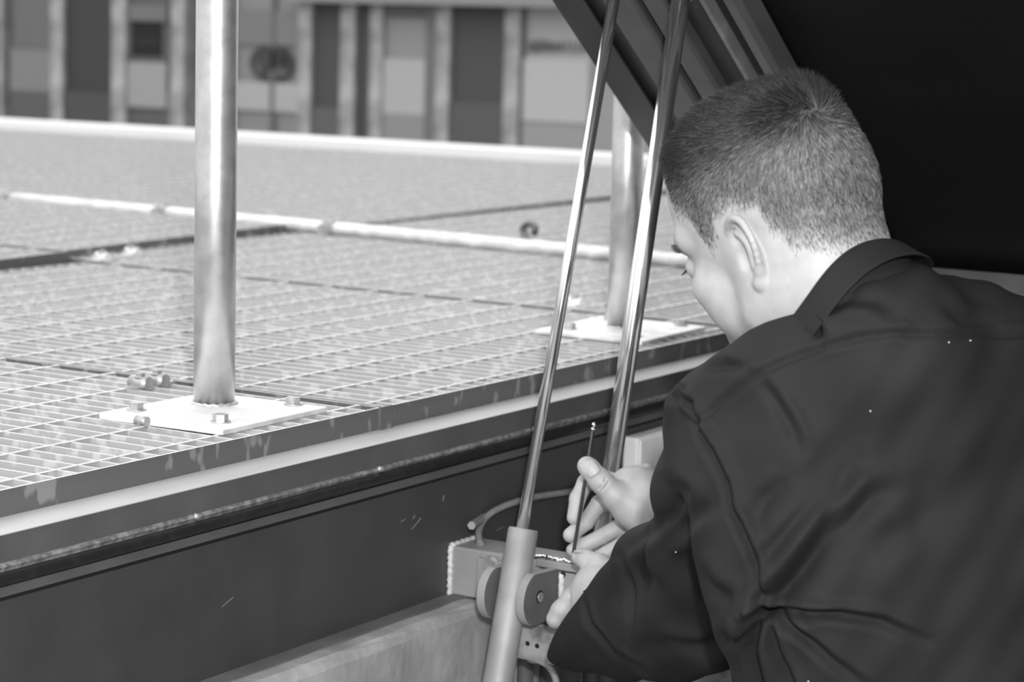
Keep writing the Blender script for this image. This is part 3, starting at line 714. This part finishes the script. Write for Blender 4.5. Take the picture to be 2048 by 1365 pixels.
def hairline(l):
    """signed: >0 inside the haired region, in metres (approx)"""
    x, y, z = l[:, 0], np.abs(l[:, 1]), l[:, 2]
    # lower limit of hair as a function of x (fore-aft), for the sides/back
    xs = [-.12, -.096, -.075, -.058, -.050, -.041, -.028, -.020, -.001, .012, .024, .031, .036, .042, .059, .066, .072, .12]
    zs = [-.062, -.058, -.050, -.042, -.030, -.018, -.004, .004, .004, -.009, -.022, -.026, -.007, .009, .018, .037, .058, .066]
    return z - np.interp(x, xs, zs)
hl = hairline(loc)
scalp = np.clip(hl / .026, 0, 1) * (.66 + .20 * np.clip((loc[:, 2] - .05) / .03, 0, 1))  # deeper on top: shade among the longer hairs put into the colour
earzone = (np.abs(loc[:, 1]) > .068) & (loc[:, 2] < .010) & (loc[:, 2] > -.08) & (loc[:, 0] > -.042) & (loc[:, 0] < .012)
scalp[earzone] = 0
browm = np.exp(-((loc[:, 2] + .010) / .005) ** 2) * (loc[:, 0] > .06) * (np.abs(loc[:, 1]) > .010) * (np.abs(loc[:, 1]) < .055)
scalp = np.maximum(scalp, browm * .6)

# ---- hands
hn = Field(C3(1075, 890, 2.52), C3(1345, 1300, 2.78), .0010)
hn.lo = np.array([C3(1070, 0, 2.7)[0], C3(0, 885, 2.5)[1], 2.50]); 
hn = Field([C3(1070, 0, 2.7)[0], C3(0, 885, 2.5)[1], 2.49], [C3(1400, 0, 2.7)[0], C3(0, 1290, 2.7)[1], 2.74], .0011)
def fing(pts, rs, k=.003): 
    hn.chain([C3(*p) for p in pts], rs, k)
# right (upper) hand: palm towards the bracket, thumb on top
KP = .010
hn.chain([C3(1262, 975, 2.640), C3(1262, 1030, 2.658)], [.022, .014], .010)
hn.chain([C3(1285, 985, 2.63), C3(1255, 985, 2.65)], [.026, .020], .015)
hn.chain([C3(1270, 1000, 2.625), C3(1330, 1010, 2.61), C3(1420, 1032, 2.60)], [.029, .027, .026], .02)       # wrist
hn.chain([C3(1300, 1040, 2.650), C3(1275, 1050, 2.665)], [.018, .011], .008)
fing([(1300, 1045, 2.612), (1262, 1016, 2.612), (1233, 994, 2.606), (1204, 965, 2.603), (1180, 939, 2.605)], [.024, .0205, .0148, .0122, .0120], .008)      # thumb
fing([(1180, 939, 2.605), (1174, 933, 2.607)], [.0120, .0112], .002)
fing([(1250, 975, 2.665), (1200, 955, 2.672), (1171, 966, 2.668), (1155, 998, 2.664), (1148, 1036, 2.658)], [.013, .0100, .0096, .0092, .0084], .003)   # index
fing([(1258, 1005, 2.668), (1198, 1008, 2.676), (1172, 1046, 2.668), (1141, 1071, 2.658)], [.012, .0100, .0094, .0088], .0015)   # middle
fing([(1280, 1034, 2.668), (1246, 1051, 2.664), (1204, 1074, 2.660), (1170, 1091, 2.658), (1146, 1101, 2.659)], [.012, .0104, .0094, .0092, .0080], .0015)   # ring
fing([(1285, 1066, 2.658), (1248, 1087, 2.652), (1214, 1106, 2.652), (1190, 1118, 2.654)], [.011, .0090, .0084, .0076], .0015)   # little
# skin creases at the thumb joint, knuckle
for a, b in (((1196, 980, 2.5915), (1212, 958, 2.5905)), ((1202, 984, 2.5915), (1218, 963, 2.5905))): hn.cap(C3(*a), C3(*b), .0008, .0008, .0018, 's')
hn.cap(C3(1192, 1079, 2.641), C3(1199, 1087, 2.641), .0006, .0006, .0015, 's')
# left (lower) hand
hn.chain([C3(1200, 1165, 2.590), C3(1178, 1205, 2.590)], [.021, .019], .015)
hn.chain([C3(1190, 1180, 2.592), C3(1230, 1200, 2.565), C3(1300, 1218, 2.49), C3(1390, 1225, 2.38)], [.024, .026, .027, .028], .02)
fing([(1215, 1145, 2.590), (1200, 1130, 2.592), (1172, 1120, 2.602), (1160, 1116, 2.608)], [.016, .0118, .0108, .0098], .004)
fing([(1175, 1175, 2.590), (1146, 1196, 2.598), (1122, 1222, 2.600), (1112, 1239, 2.602)], [.0145, .0118, .0112, .0112], .004)
fing([(1185, 1195, 2.600), (1160, 1215, 2.615), (1135, 1228, 2.622), (1120, 1225, 2.630)], [.014, .0105, .0098, .009], .003)
fing([(1195, 1205, 2.600), (1168, 1232, 2.612), (1145, 1240, 2.622)], [.013, .0098, .0090], .003)
fing([(1205, 1210, 2.600), (1180, 1240, 2.610), (1160, 1245, 2.615)], [.012, .0090, .0080], .003)
hn.cap(C3(1132, 1180, 2.586), C3(1150, 1205, 2.584), .0006, .0006, .003, 's'); hn.cap(C3(1172, 1108, 2.595), C3(1176, 1130, 2.592), .0006, .0006, .0025, 's')
P2, F2 = hn.mesh(); P2 = smooth_v(P2, F2, 1); F2 = orient(P2, F2)
# hidden trunk and arms of the body
bd = Field([-.05, .0, 1.95], [.75, 1.35, 2.85], .012)
# hips, legs
SHL, SHR = C3(1452, 905, 2.13), C3(2060, 800, 2.26)
bd.chain([C3(1690, 630, 2.07), C3(1760, 780, 2.14), C3(1800, 1000, 2.17), C3(1830, 1290, 2.22)], [.050, .07, .10, .09], .06)
bd.chain([SHL, C3(1730, 760, 2.13), SHR], [.036, .045, .036], .05)
ELB, WRL = C3(1420, 1222, 2.33), C3(1240, 1205, 2.57)
bd.chain([SHL, ELB, WRL], [.045, .036, .027], .01)
ELR, WRR = C3(1800, 1150, 2.52), C3(1345, 1012, 2.61)
bd.chain([SHR, ELR, WRR], [.045, .036, .028], .01)
P3, F3 = bd.mesh(); P3 = smooth_v(P3, F3, 1); F3 = orient(P3, F3)
n1, n2 = len(HP), len(HP) + len(P2)
AP = np.concatenate([HP, P2, P3]); AF = np.concatenate([HF, F2 + n1, F3 + n2])
me = np_mesh('body', c2w(AP), AF)
if np.linalg.det(RW.astype(float)) < 0: pass
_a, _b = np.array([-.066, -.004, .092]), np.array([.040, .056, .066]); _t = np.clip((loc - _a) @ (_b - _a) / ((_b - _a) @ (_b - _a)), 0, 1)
scalp = np.maximum(scalp, 1.0 * np.exp(-(np.linalg.norm(loc - _a - _t[:, None] * (_b - _a), axis=1) / .024) ** 2) * (scalp > .3))  # scalp darkened along the band, shade painted in
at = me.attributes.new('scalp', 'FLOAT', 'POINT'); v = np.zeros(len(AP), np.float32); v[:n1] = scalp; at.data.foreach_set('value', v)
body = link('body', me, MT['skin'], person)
def nail(c, u, vv, hw, hl, name='fingernail', lift=.0):
    """c centre, u along finger to the tip, vv across, all viewing frame"""
    u = u / np.linalg.norm(u); vv = vv - u * (vv @ u); vv /= np.linalg.norm(vv); n = np.cross(u, vv)
    if n[2] > 0: n = -n
    nu, nv_ = 12, 12; V = []; Fc = []
    for i in range(nu + 1):
        for j in range(nv_ + 1):
            a = -1 + 2 * i / nu; b = -1 + 2 * j / nv_; sa = a * math.sqrt(1 - b * b / 2); sb = b * math.sqrt(1 - a * a / 2)
            sa = a * (1 - .16 * b * b); sb = b * (1 - .12 * a * a)
            V.append(c + u * sa * hl + vv * sb * hw + n * (-.42 * hw * sb * sb - .10 * hl * sa * sa))
    for i in range(nu):
        for j in range(nv_):
            q = i * (nv_ + 1) + j; Fc.append((q, q + 1, q + nv_ + 2, q + nv_ + 1))
    o = link(name, np_mesh(name, c2w(np.array(V)), np.array(Fc)), MT['nail'], person); so = o.modifiers.new('s', 'SOLIDIFY'); so.thickness = .0009; so.offset = 0
nail(C3(1182, 937, 2.5925), C3(1172, 924, 2.600) - C3(1192, 952, 2.593), C3(1192, 929, 2.598) - C3(1170, 945, 2.598), .0080, .0092)
nail(C3(1159, 1109, 2.5985), C3(1150, 1108, 2.604) - C3(1168, 1108, 2.598), np.array([0, -.3, -.8]), .006, .006)
# eyes
for s_ in (-1, 1):
    c = H(.0772, s_ * .033, -.031); bm = bmesh.new(); bmesh.ops.create_uvsphere(bm, u_segments=20, v_segments=12, radius=.0125, matrix=Matrix.Translation(Vector(c2w(c))))
    o = bm_obj('eye', bm, MT['eye'], person, smooth=True)

# ---- hair strands
def strands(name, pos, nrm, dirn, length, width, shade, m, parent, curl=.15, seg=3):
    n = len(pos); side = np.cross(dirn, nrm); side /= np.maximum(np.linalg.norm(side, axis=1, keepdims=True), 1e-9); up = np.cross(side, dirn)
    V = np.zeros((n, seg + 1, 3, 3)); 
    for i in range(seg + 1):
        t = i / seg; c = pos + dirn * (length * t)[:, None] + nrm * (-curl * length * t * t)[:, None]; wd = (width * (1 - .75 * t ** 1.5))[:, None]
        for k in range(3):
            a = 2 * PI * k / 3; V[:, i, k] = c + (side * math.cos(a) + up * math.sin(a)) * wd
    V = V.reshape(-1, 3); base = (np.arange(n) * (seg + 1) * 3)[:, None]; fs = []
    for i in range(seg):
        for k in range(3):
            fs.append(base + np.array([[i * 3 + k, i * 3 + (k + 1) % 3, (i + 1) * 3 + (k + 1) % 3, (i + 1) * 3 + k]]))
    Fh = np.concatenate(fs); me = np_mesh(name, c2w(V), Fh)
    a = me.attributes.new('shade', 'FLOAT', 'POINT'); a.data.foreach_set('value', np.repeat(shade, (seg + 1) * 3).astype(np.float32))
    return link(name, me, m, parent)
fn = np.cross(HP[HF[:, 2]] - HP[HF[:, 0]], HP[HF[:, 3]] - HP[HF[:, 1]]); ar = np.linalg.norm(fn, axis=1); cen = HP[HF].mean(1); lc = (cen - HC) @ HB.T
ok = (hairline(lc) > -.004) & ~((np.abs(lc[:, 1]) > .0685) & (lc[:, 2] < .006) & (lc[:, 2] > -.08) & (lc[:, 0] > -.040) & (lc[:, 0] < .014))
pr = ar * ok; pr /= pr.sum(); NHAIR = 52000
fi = rng.choice(len(HF), NHAIR, p=pr); uv = rng.random((NHAIR, 2))
q4 = HP[HF[fi]]; pos = (q4[:, 0] * ((1 - uv[:, :1]) * (1 - uv[:, 1:])) + q4[:, 1] * (uv[:, :1] * (1 - uv[:, 1:])) + q4[:, 2] * (uv[:, :1] * uv[:, 1:]) + q4[:, 3] * ((1 - uv[:, :1]) * uv[:, 1:]))
nv = fn[fi] / ar[fi][:, None]; l = (pos - HC) @ HB.T; hh = hairline(l)
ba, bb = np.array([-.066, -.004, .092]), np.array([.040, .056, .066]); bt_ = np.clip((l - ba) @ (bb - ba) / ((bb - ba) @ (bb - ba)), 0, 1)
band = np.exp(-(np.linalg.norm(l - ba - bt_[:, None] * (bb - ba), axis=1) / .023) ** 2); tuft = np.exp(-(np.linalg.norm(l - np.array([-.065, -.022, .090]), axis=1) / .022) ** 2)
keep = rng.random(NHAIR) < np.clip(hh / .028 + .08, 0, 1); pos, nv, l, hh, band, tuft = pos[keep], nv[keep], l[keep], hh[keep], band[keep], tuft[keep]
CROWN = np.array([-.080, .010, .066])
rad = l - CROWN; rad[:, 0] *= 1.0; radv = rad / np.maximum(np.linalg.norm(rad, axis=1, keepdims=True), 1e-6)
swirl = np.cross(np.tile(CROWN / np.linalg.norm(CROWN), (len(l), 1)), radv) * np.exp(-(np.linalg.norm(rad, axis=1) / .03) ** 2)[:, None]
dl = radv + swirl * .8
# sides: comb down and slightly forward/back
sidew = np.clip((.055 - l[:, 2]) / .05, 0, 1)[:, None]
dl = dl * (1 - .75 * sidew) + sidew * np.array([[-.12, 0, -1.]]) * .8
topw = np.clip((l[:, 2] - .045) / .03, 0, 1)
nl = nv @ HB.T
dl = dl - nl * np.sum(dl * nl, axis=1, keepdims=True); dl /= np.maximum(np.linalg.norm(dl, axis=1, keepdims=True), 1e-6)
lift = (.28 + .60 * topw + .5 * band + .9 * tuft)[:, None]
dl = dl + nl * lift + rng.normal(0, .13, dl.shape); dl /= np.linalg.norm(dl, axis=1, keepdims=True)
ln = .0042 + .0035 * np.clip(hh / .06, 0, 1) + .009 * topw ** 1.5 + .004 * band + .006 * tuft; ln *= rng.uniform(.65, 1.2, len(ln))
sh = np.clip(rng.beta(.7, 2.3, len(ln)) * (1.15 - .55 * topw) * (1 - .96 * np.maximum(band, tuft)), 0, 1)  # top, band and tuft darkened: shade among standing hairs put into colour
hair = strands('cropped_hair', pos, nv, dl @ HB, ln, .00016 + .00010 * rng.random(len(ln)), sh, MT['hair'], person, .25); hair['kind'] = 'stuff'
# brows and lashes
bp, bn, bd_, bl = [], [], [], []
for s_, nm in ((1, 'left'), (-1, 'right')):
    sel = np.where((browm > .45) & (loc[:, 1] * s_ > 0))[0]; ii = rng.choice(sel, 220)
    bd_ = np.array([(np.array([.15, s_ * .9, .25]) + rng.normal(0, .15, 3)) @ HB + NH[i] * .12 for i in ii]); bd_ /= np.linalg.norm(bd_, axis=1, keepdims=True)
    strands('eyebrow', HP[ii], NH[ii], bd_, np.full(len(ii), .006), np.full(len(ii), .00014), rng.random(len(ii)) * .4, MT['hair'], person)
    aa = np.linspace(-1, 1, 46)
    lp = np.array([H(.0875 - .006 * a * a, s_ * (.034 + .013 * a), -.0300) for a in aa]); ld = np.array([np.array([.75, s_ * (.45 * a + .25), -.55]) @ HB for a in aa])
    ld /= np.linalg.norm(ld, axis=1, keepdims=True)
    strands('eyelashes', lp, ld[:, [1, 2, 0]], ld, np.full(len(lp), .008), np.full(len(lp), .00016), np.zeros(len(lp)), MT['lash'], person, -.1)

# ---- shirt
def polyd(X, Y, D, line):
    """distance (m at depth D) and parameter along a pixel polyline, in the plane across the view"""
    px = X / D * FPX + CX; py = Y / D * FPX + CY
    best = np.full(px.shape, 1e9); tp = np.zeros(px.shape); sd = np.zeros(px.shape); acc = 0; L = sum(np.hypot(*(np.array(line[i + 1]) - np.array(line[i]))) for i in range(len(line) - 1))
    for i in range(len(line) - 1):
        a = np.array(line[i], float); b = np.array(line[i + 1], float); ab = b - a; l2 = ab @ ab; t = np.clip(((px - a[0]) * ab[0] + (py - a[1]) * ab[1]) / l2, 0, 1)
        dx, dy = px - a[0] - t * ab[0], py - a[1] - t * ab[1]; dd = np.hypot(dx, dy); m = dd < best
        best = np.where(m, dd, best); sd = np.where(m, dx * ab[1] - dy * ab[0], sd); tp = np.where(m, (acc + t * math.sqrt(l2)) / L, tp); acc += math.sqrt(l2)
    return best, np.sign(sd), tp
NAX = np.array([-.58, -.72, .38]); NAX /= np.linalg.norm(NAX); COLC = C3(1704, 620, 2.052)
SH = Field([-.0, -.09, 1.80], [.62, .42, 2.72], .0029)
# trunk: broad back, yoke, shoulders
def sc(pts, rs, k=.03): SH.chain([C3(*p) for p in pts], rs, k)
Rb = np.array([[math.cos(.42), 0, math.sin(.42)], [0, 1, 0], [-math.sin(.42), 0, math.cos(.42)]])
SH.ell(C3(1800, 1050, 2.12), (.205, .198, .125), Rb, .03)
SH.ell(C3(1850, 1300, 2.16), (.185, .26, .13), Rb, .05)
sc([(1490, 860, 2.10), (1620, 815, 2.08), (1760, 765, 2.08), (1930, 760, 2.14), (2120, 800, 2.25)], [.062, .068, .074, .072, .075], .06)
sc([(1478, 775, 2.06), (1560, 752, 2.04), (1640, 742, 2.03)], [.026, .033, .036], .03)
SH.chain([COLC - NAX * .040, C3(1745, 750, 2.075), C3(1780, 830, 2.09)], [.070, .085, .10], .04)
sc([(1880, 705, 2.12), (1985, 745, 2.20)], [.050, .052], .04)
# left sleeve
SH.ell(C3(1362, 812, 2.09), (.013, .012, .014), None, .012)
sc([(1462, 880, 2.125), (1432, 985, 2.18), (1416, 1090, 2.24), (1420, 1200, 2.325)], [.062, .056, .054, .058], .025)
sc([(1428, 1222, 2.33), (1345, 1250, 2.43), (1252, 1258, 2.53), (1155, 1262, 2.58)], [.060, .057, .051, .046], .02)
sc([(1362, 1060, 2.33), (1304, 1124, 2.44), (1250, 1182, 2.53)], [.030, .034, .034], .03)
# right sleeve, mostly hidden
sc([(2060, 830, 2.26), (1820, 1150, 2.50), (1500, 1060, 2.585), (1372, 1018, 2.61)], [.07, .058, .046, .040], .02)
# hollow cuffs
cfn = np.array([-.85, -.48, .20]); cfn /= np.linalg.norm(cfn); cfp = C3(1160, 1192, 2.56)
SH.apply(cfp - .11, cfp + .11, lambda X, Y, Z: np.maximum(-((X - cfp[0]) * cfn[0] + (Y - cfp[1]) * cfn[1] + (Z - cfp[2]) * cfn[2]), np.sqrt((X - cfp[0]) ** 2 + (Y - cfp[1]) ** 2 + (Z - cfp[2]) ** 2) - .11), .003, 's')
SH.cap(C3(1200, 1232, 2.57), C3(1115, 1200, 2.62), .036, .040, .003, 's')
SH.cap(C3(1380, 1020, 2.61), C3(1298, 1004, 2.63), .0315, .034, .003, 's')
# neck hole
SH.chain([COLC + NAX * .09, COLC - NAX * .012], [.0605, .0605], .004, 's')
P, Fq = SH.mesh(); P = smooth_v(P, Fq, 2); Fq = orient(P, Fq); N = vnormals(P, Fq)
def fold(P, N, line, wd, amp, asym=0., taper=True):
    d, s_, t = polyd(P[:, 0], P[:, 1], P[:, 2], line); d = d * P[:, 2] / FPX
    tw = np.sin(PI * np.clip(t, .02, .98)) ** .6 if taper is True else (np.clip(1 - t, 0, 1) ** .7 if taper == 'start' else 1.)
    ends = (t > 0) & (t < 1)
    g = np.exp(-(d / wd) ** 2) * tw
    rid = np.exp(-((d - wd * 1.6) / wd) ** 2) * tw * (.55 + asym * s_)
    fr = np.clip(-N[:, 2] * 2.5, 0, 1)                    # only what faces the viewer side
    return (-g * amp + rid * amp * .8) * fr
ARM = (1528, 1226)
W = np.zeros(len(P))
FOLDS = [
 ([(1395, 852), (1440, 806), (1509, 753), (1575, 720), (1642, 696), (1715, 676), (1788, 666), (1900, 668), (2060, 671)], .0042, .0022, 0, 1.),
 ([(1385, 815), (1395, 860), (1425, 905), (1455, 970), (1462, 1020), (1500, 1095), (1528, 1180), ARM], .0055, .0050, .3, 1.),
 ([ARM, (1598, 1150), (1668, 1065), (1740, 1000), (1812, 965)], .0125, .0125, .7, 'start'),
 ([ARM, (1600, 1228), (1680, 1232), (1765, 1246), (1870, 1290)], .0060, .0095, .4, 'start'),
 ([ARM, (1590, 1262), (1660, 1320), (1740, 1380)], .0060, .0090, .3, 'start'),
 ([(1510, 1240), (1500, 1300), (1520, 1380)], .0070, .0080, .2, 1.),
 ([(1530, 1240), (1552, 1310), (1590, 1390)], .0055, .0050, .2, 1.),
 ([(1518, 760), (1548, 800), (1580, 850), (1600, 900)], .0070, .0034, .5, True),
 ([(1600, 1130), (1650, 1040), (1690, 960), (1710, 920)], .010, .0042, -.4, True),
 ([(1500, 1060), (1530, 1000), (1580, 960)], .010, .0035, .3, True),
 ([(1530, 1120), (1600, 1040), (1640, 1000)], .008, .0030, .3, True),
 ([(1745, 1100), (1830, 1060), (1880, 990)], .016, .0034, .4, True),
 ([(1330, 960), (1365, 985), (1340, 1030), (1280, 1075), (1240, 1110)], .009, .0055, .5, True),
 ([(1320, 1080), (1370, 1050), (1420, 1000)], .010, .0050, -.4, True),
 ([(1245, 1115), (1262, 1180), (1265, 1250), (1250, 1310)], .006, .0045, .4, True),
 ([(1160, 1190), (1180, 1250), (1230, 1310), (1290, 1345)], .005, .0040, .3, True),
 ([(1380, 1120), (1420, 1180), (1470, 1210)], .010, .0045, .3, True),
 ([(1345, 790), (1375, 805), (1400, 800)], .005, .0040, .2, True),
 ([(1400, 745), (1450, 730), (1490, 735)], .006, .0040, .3, True),
 ([(1610, 640), (1632, 655), (1640, 680)], .007, .0060, .4, True),
 ([(1650, 615), (1700, 600), (1755, 600), (1790, 625)], .009, .0035, -.5, True),
 ([(1880, 600), (1930, 640), (1985, 655)], .008, .0035, .3, True),
 ([(1300, 1290), (1400, 1300), (1480, 1270)], .010, .0040, .3, True),
]
for ln_, wd, amp, asy, tp_ in FOLDS: W += fold(P, N, ln_, wd * .85, amp * 1.5, asy, tp_)
for ln_, wd, amp in (([(1345, 785), (1395, 860), (1425, 905), (1455, 970), (1462, 1020), (1500, 1095), (1528, 1180), ARM], .016, .0045), ([(1395, 852), (1440, 806), (1509, 753), (1575, 720), (1642, 696), (1715, 676), (1788, 666), (1900, 668), (2060, 671)], .010, .0009)):
    d, s_, tt = polyd(P[:, 0], P[:, 1], P[:, 2], ln_); d = d * P[:, 2] / FPX; W += amp * s_ * (1 - np.exp(-d / .0012)) * np.exp(-d / wd) * (tt > 0) * (tt < 1) * np.clip(-N[:, 2] * 2.5, 0, 1)
# broad soft unevenness
W += .0022 * np.sin(P[:, 0] * 61 + P[:, 1] * 34) * np.sin(P[:, 1] * 47 - P[:, 0] * 23) + .0008 * np.sin(P[:, 0] * 140 + P[:, 1] * 90 + 1)
P = P + N * W[:, None]
# keep the shirt open at the cut below the frame
shirt = link('shirt', np_mesh('shirt', c2w(P), Fq), MT['fabric'], person)
# collar: folded band around the neck
def loopring(c, ax, r1, r2, tilt=0, n=72):
    ax = ax / np.linalg.norm(ax); a = np.array([1., 0, 0]); a = a - ax * (a @ ax); a /= np.linalg.norm(a); b = np.cross(ax, a)
    return [c + a * math.cos(q) * r1 + b * math.sin(q) * r2 for q in np.linspace(0, 2 * PI, n, endpoint=False)]
nax = NAX; colc = COLC
prof = [(.0600, -.018), (.0605, .000), (.0620, .012), (.0640, .018), (.0668, .0205), (.0700, .019), (.0725, .014), (.0745, .005), (.0775, -.004), (.0805, -.011), (.0790, -.0125), (.075, -.006), (.070, .002), (.066, .006), (.064, -.018)]
V = []; n = 96; nfr = Fv - nax * (Fv @ nax); nfr /= np.linalg.norm(nfr); nsd = np.cross(nax, nfr)
for i in range(n):
    q = 2 * PI * i / n; dr_ = nfr * math.cos(q) + nsd * math.sin(q)
    dip = -.020 * max(0, math.cos(q)) ** 2 + .004 * math.sin(3 * q)
    for r_, h_ in prof: V.append(colc + dr_ * (r_ * (1 + .04 * math.cos(2 * q))) + nax * (h_ + dip))
V = np.array(V); m_ = len(prof); Fc = np.array([(i * m_ + j, i * m_ + j + 1, ((i + 1) % n) * m_ + j + 1, ((i + 1) % n) * m_ + j) for i in range(n) for j in range(m_ - 1)])
collar = link('collar', np_mesh('collar', c2w(V), Fc), MT['fabric'], person); sm = collar.modifiers.new('s', 'SUBSURF'); sm.levels = sm.render_levels = 1
# lint specks on the shirt
sel = np.where((N[:, 2] < -.4))[0]; bm = bmesh.new()
targets = [(1757, 602), (1899, 683), (1940, 682), (1352, 1104), (1742, 824), (1615, 1362), (1355, 985), (1420, 1160), (1730, 545)]
PX = P[:, 0] / P[:, 2] * FPX + CX; PY = P[:, 1] / P[:, 2] * FPX + CY
for tx, ty in targets:
    i = sel[np.argmin((PX[sel] - tx) ** 2 + (PY[sel] - ty) ** 2 + 0 * sel)]
    bmesh.ops.create_icosphere(bm, subdivisions=1, radius=.0007, matrix=Matrix.Translation(Vector(c2w(P[i] + N[i] * .0006))))
o = bm_obj('lint', bm, MT['white'], shirt); o['kind'] = 'stuff'
# trousers and shoes down to the ground
def wz_pt(X, Y, Z): return (np.array([X, Y, Z]) - CAM) @ RW
TR = Field([-.2, .2, 1.9], [1.0, 1.9, 3.0], .014)
hip = c2w(C3(1850, 1550, 2.24)); 
hl_, hr_ = hip + np.array([.02, .09, -.02]), hip + np.array([-.0, -.09, -.02])
for hp, dy in ((hl_, .04), (hr_, -.06)):
    kn = np.array([hp[0] + .10, hp[1] + dy, (hp[2] + GZ) / 2 + .04]); an_ = np.array([hp[0] - .05, hp[1] + dy, GZ + .09])
    TR.chain([wz_pt(*hp), wz_pt(*kn), wz_pt(*an_)], [.105, .075, .060], .03)
TR.chain([wz_pt(*hl_), wz_pt(*hr_)], [.12, .12], .05); TR.chain([C3(1850, 1480, 2.24), wz_pt(*hip)], [.125, .13], .05)
P, Fq = TR.mesh(); P = smooth_v(P, Fq, 2); Fq = orient(P, Fq); link('trousers', np_mesh('trousers', c2w(P), Fq), MT['trouser'], person)
for hp, dy in ((hl_, .04), (hr_, -.06)):
    an_ = np.array([hp[0] - .05, hp[1] + dy, GZ]); bm = bmesh.new()
    pts = [(-.11, .034, .0), (.0, .040, .01), (.10, .046, .0), (.17, .036, -.0)]
    r = bmesh.ops.create_uvsphere(bm, u_segments=24, v_segments=14, radius=1)
    for v_ in bm.verts:
        z = v_.co.z; x = v_.co.x; v_.co = Vector((an_[0] + .04 + x * .145, an_[1] + v_.co.y * .048, GZ + max(0.0, .05 + z * (.062 - .022 * x))))
    bm_obj('shoe', bm, MT['rubber'], person, smooth=True)

# ---- hex key in the fingers
ka, kb = C3(1188, 852, 2.640), C3(1147, 1106, 2.648)
t = empty('hex_key', c2w(kb), 'thin dark hex key with a ball end held upright between thumb and finger', 'tool')
kd = (ka - kb) / np.linalg.norm(ka - kb)
bm = bmesh.new(); add_tube(bm, [c2w(kb), c2w(ka - kd * .004)], .0024, 6); bm_obj('shaft', bm, MT['steel_dark'], t)
bm = bmesh.new(); bmesh.ops.create_uvsphere(bm, u_segments=18, v_segments=10, radius=.0028, matrix=Matrix.Translation(Vector(c2w(ka + kd * .001))))
add_tube(bm, [c2w(ka - kd * .0055), c2w(ka - kd * .0045), c2w(ka - kd * .0035), c2w(ka - kd * .0025)], [.0024, .0030, .0030, .0018], 18)
o = bm_obj('ball_end', bm, MT['steel'], t, smooth=True)
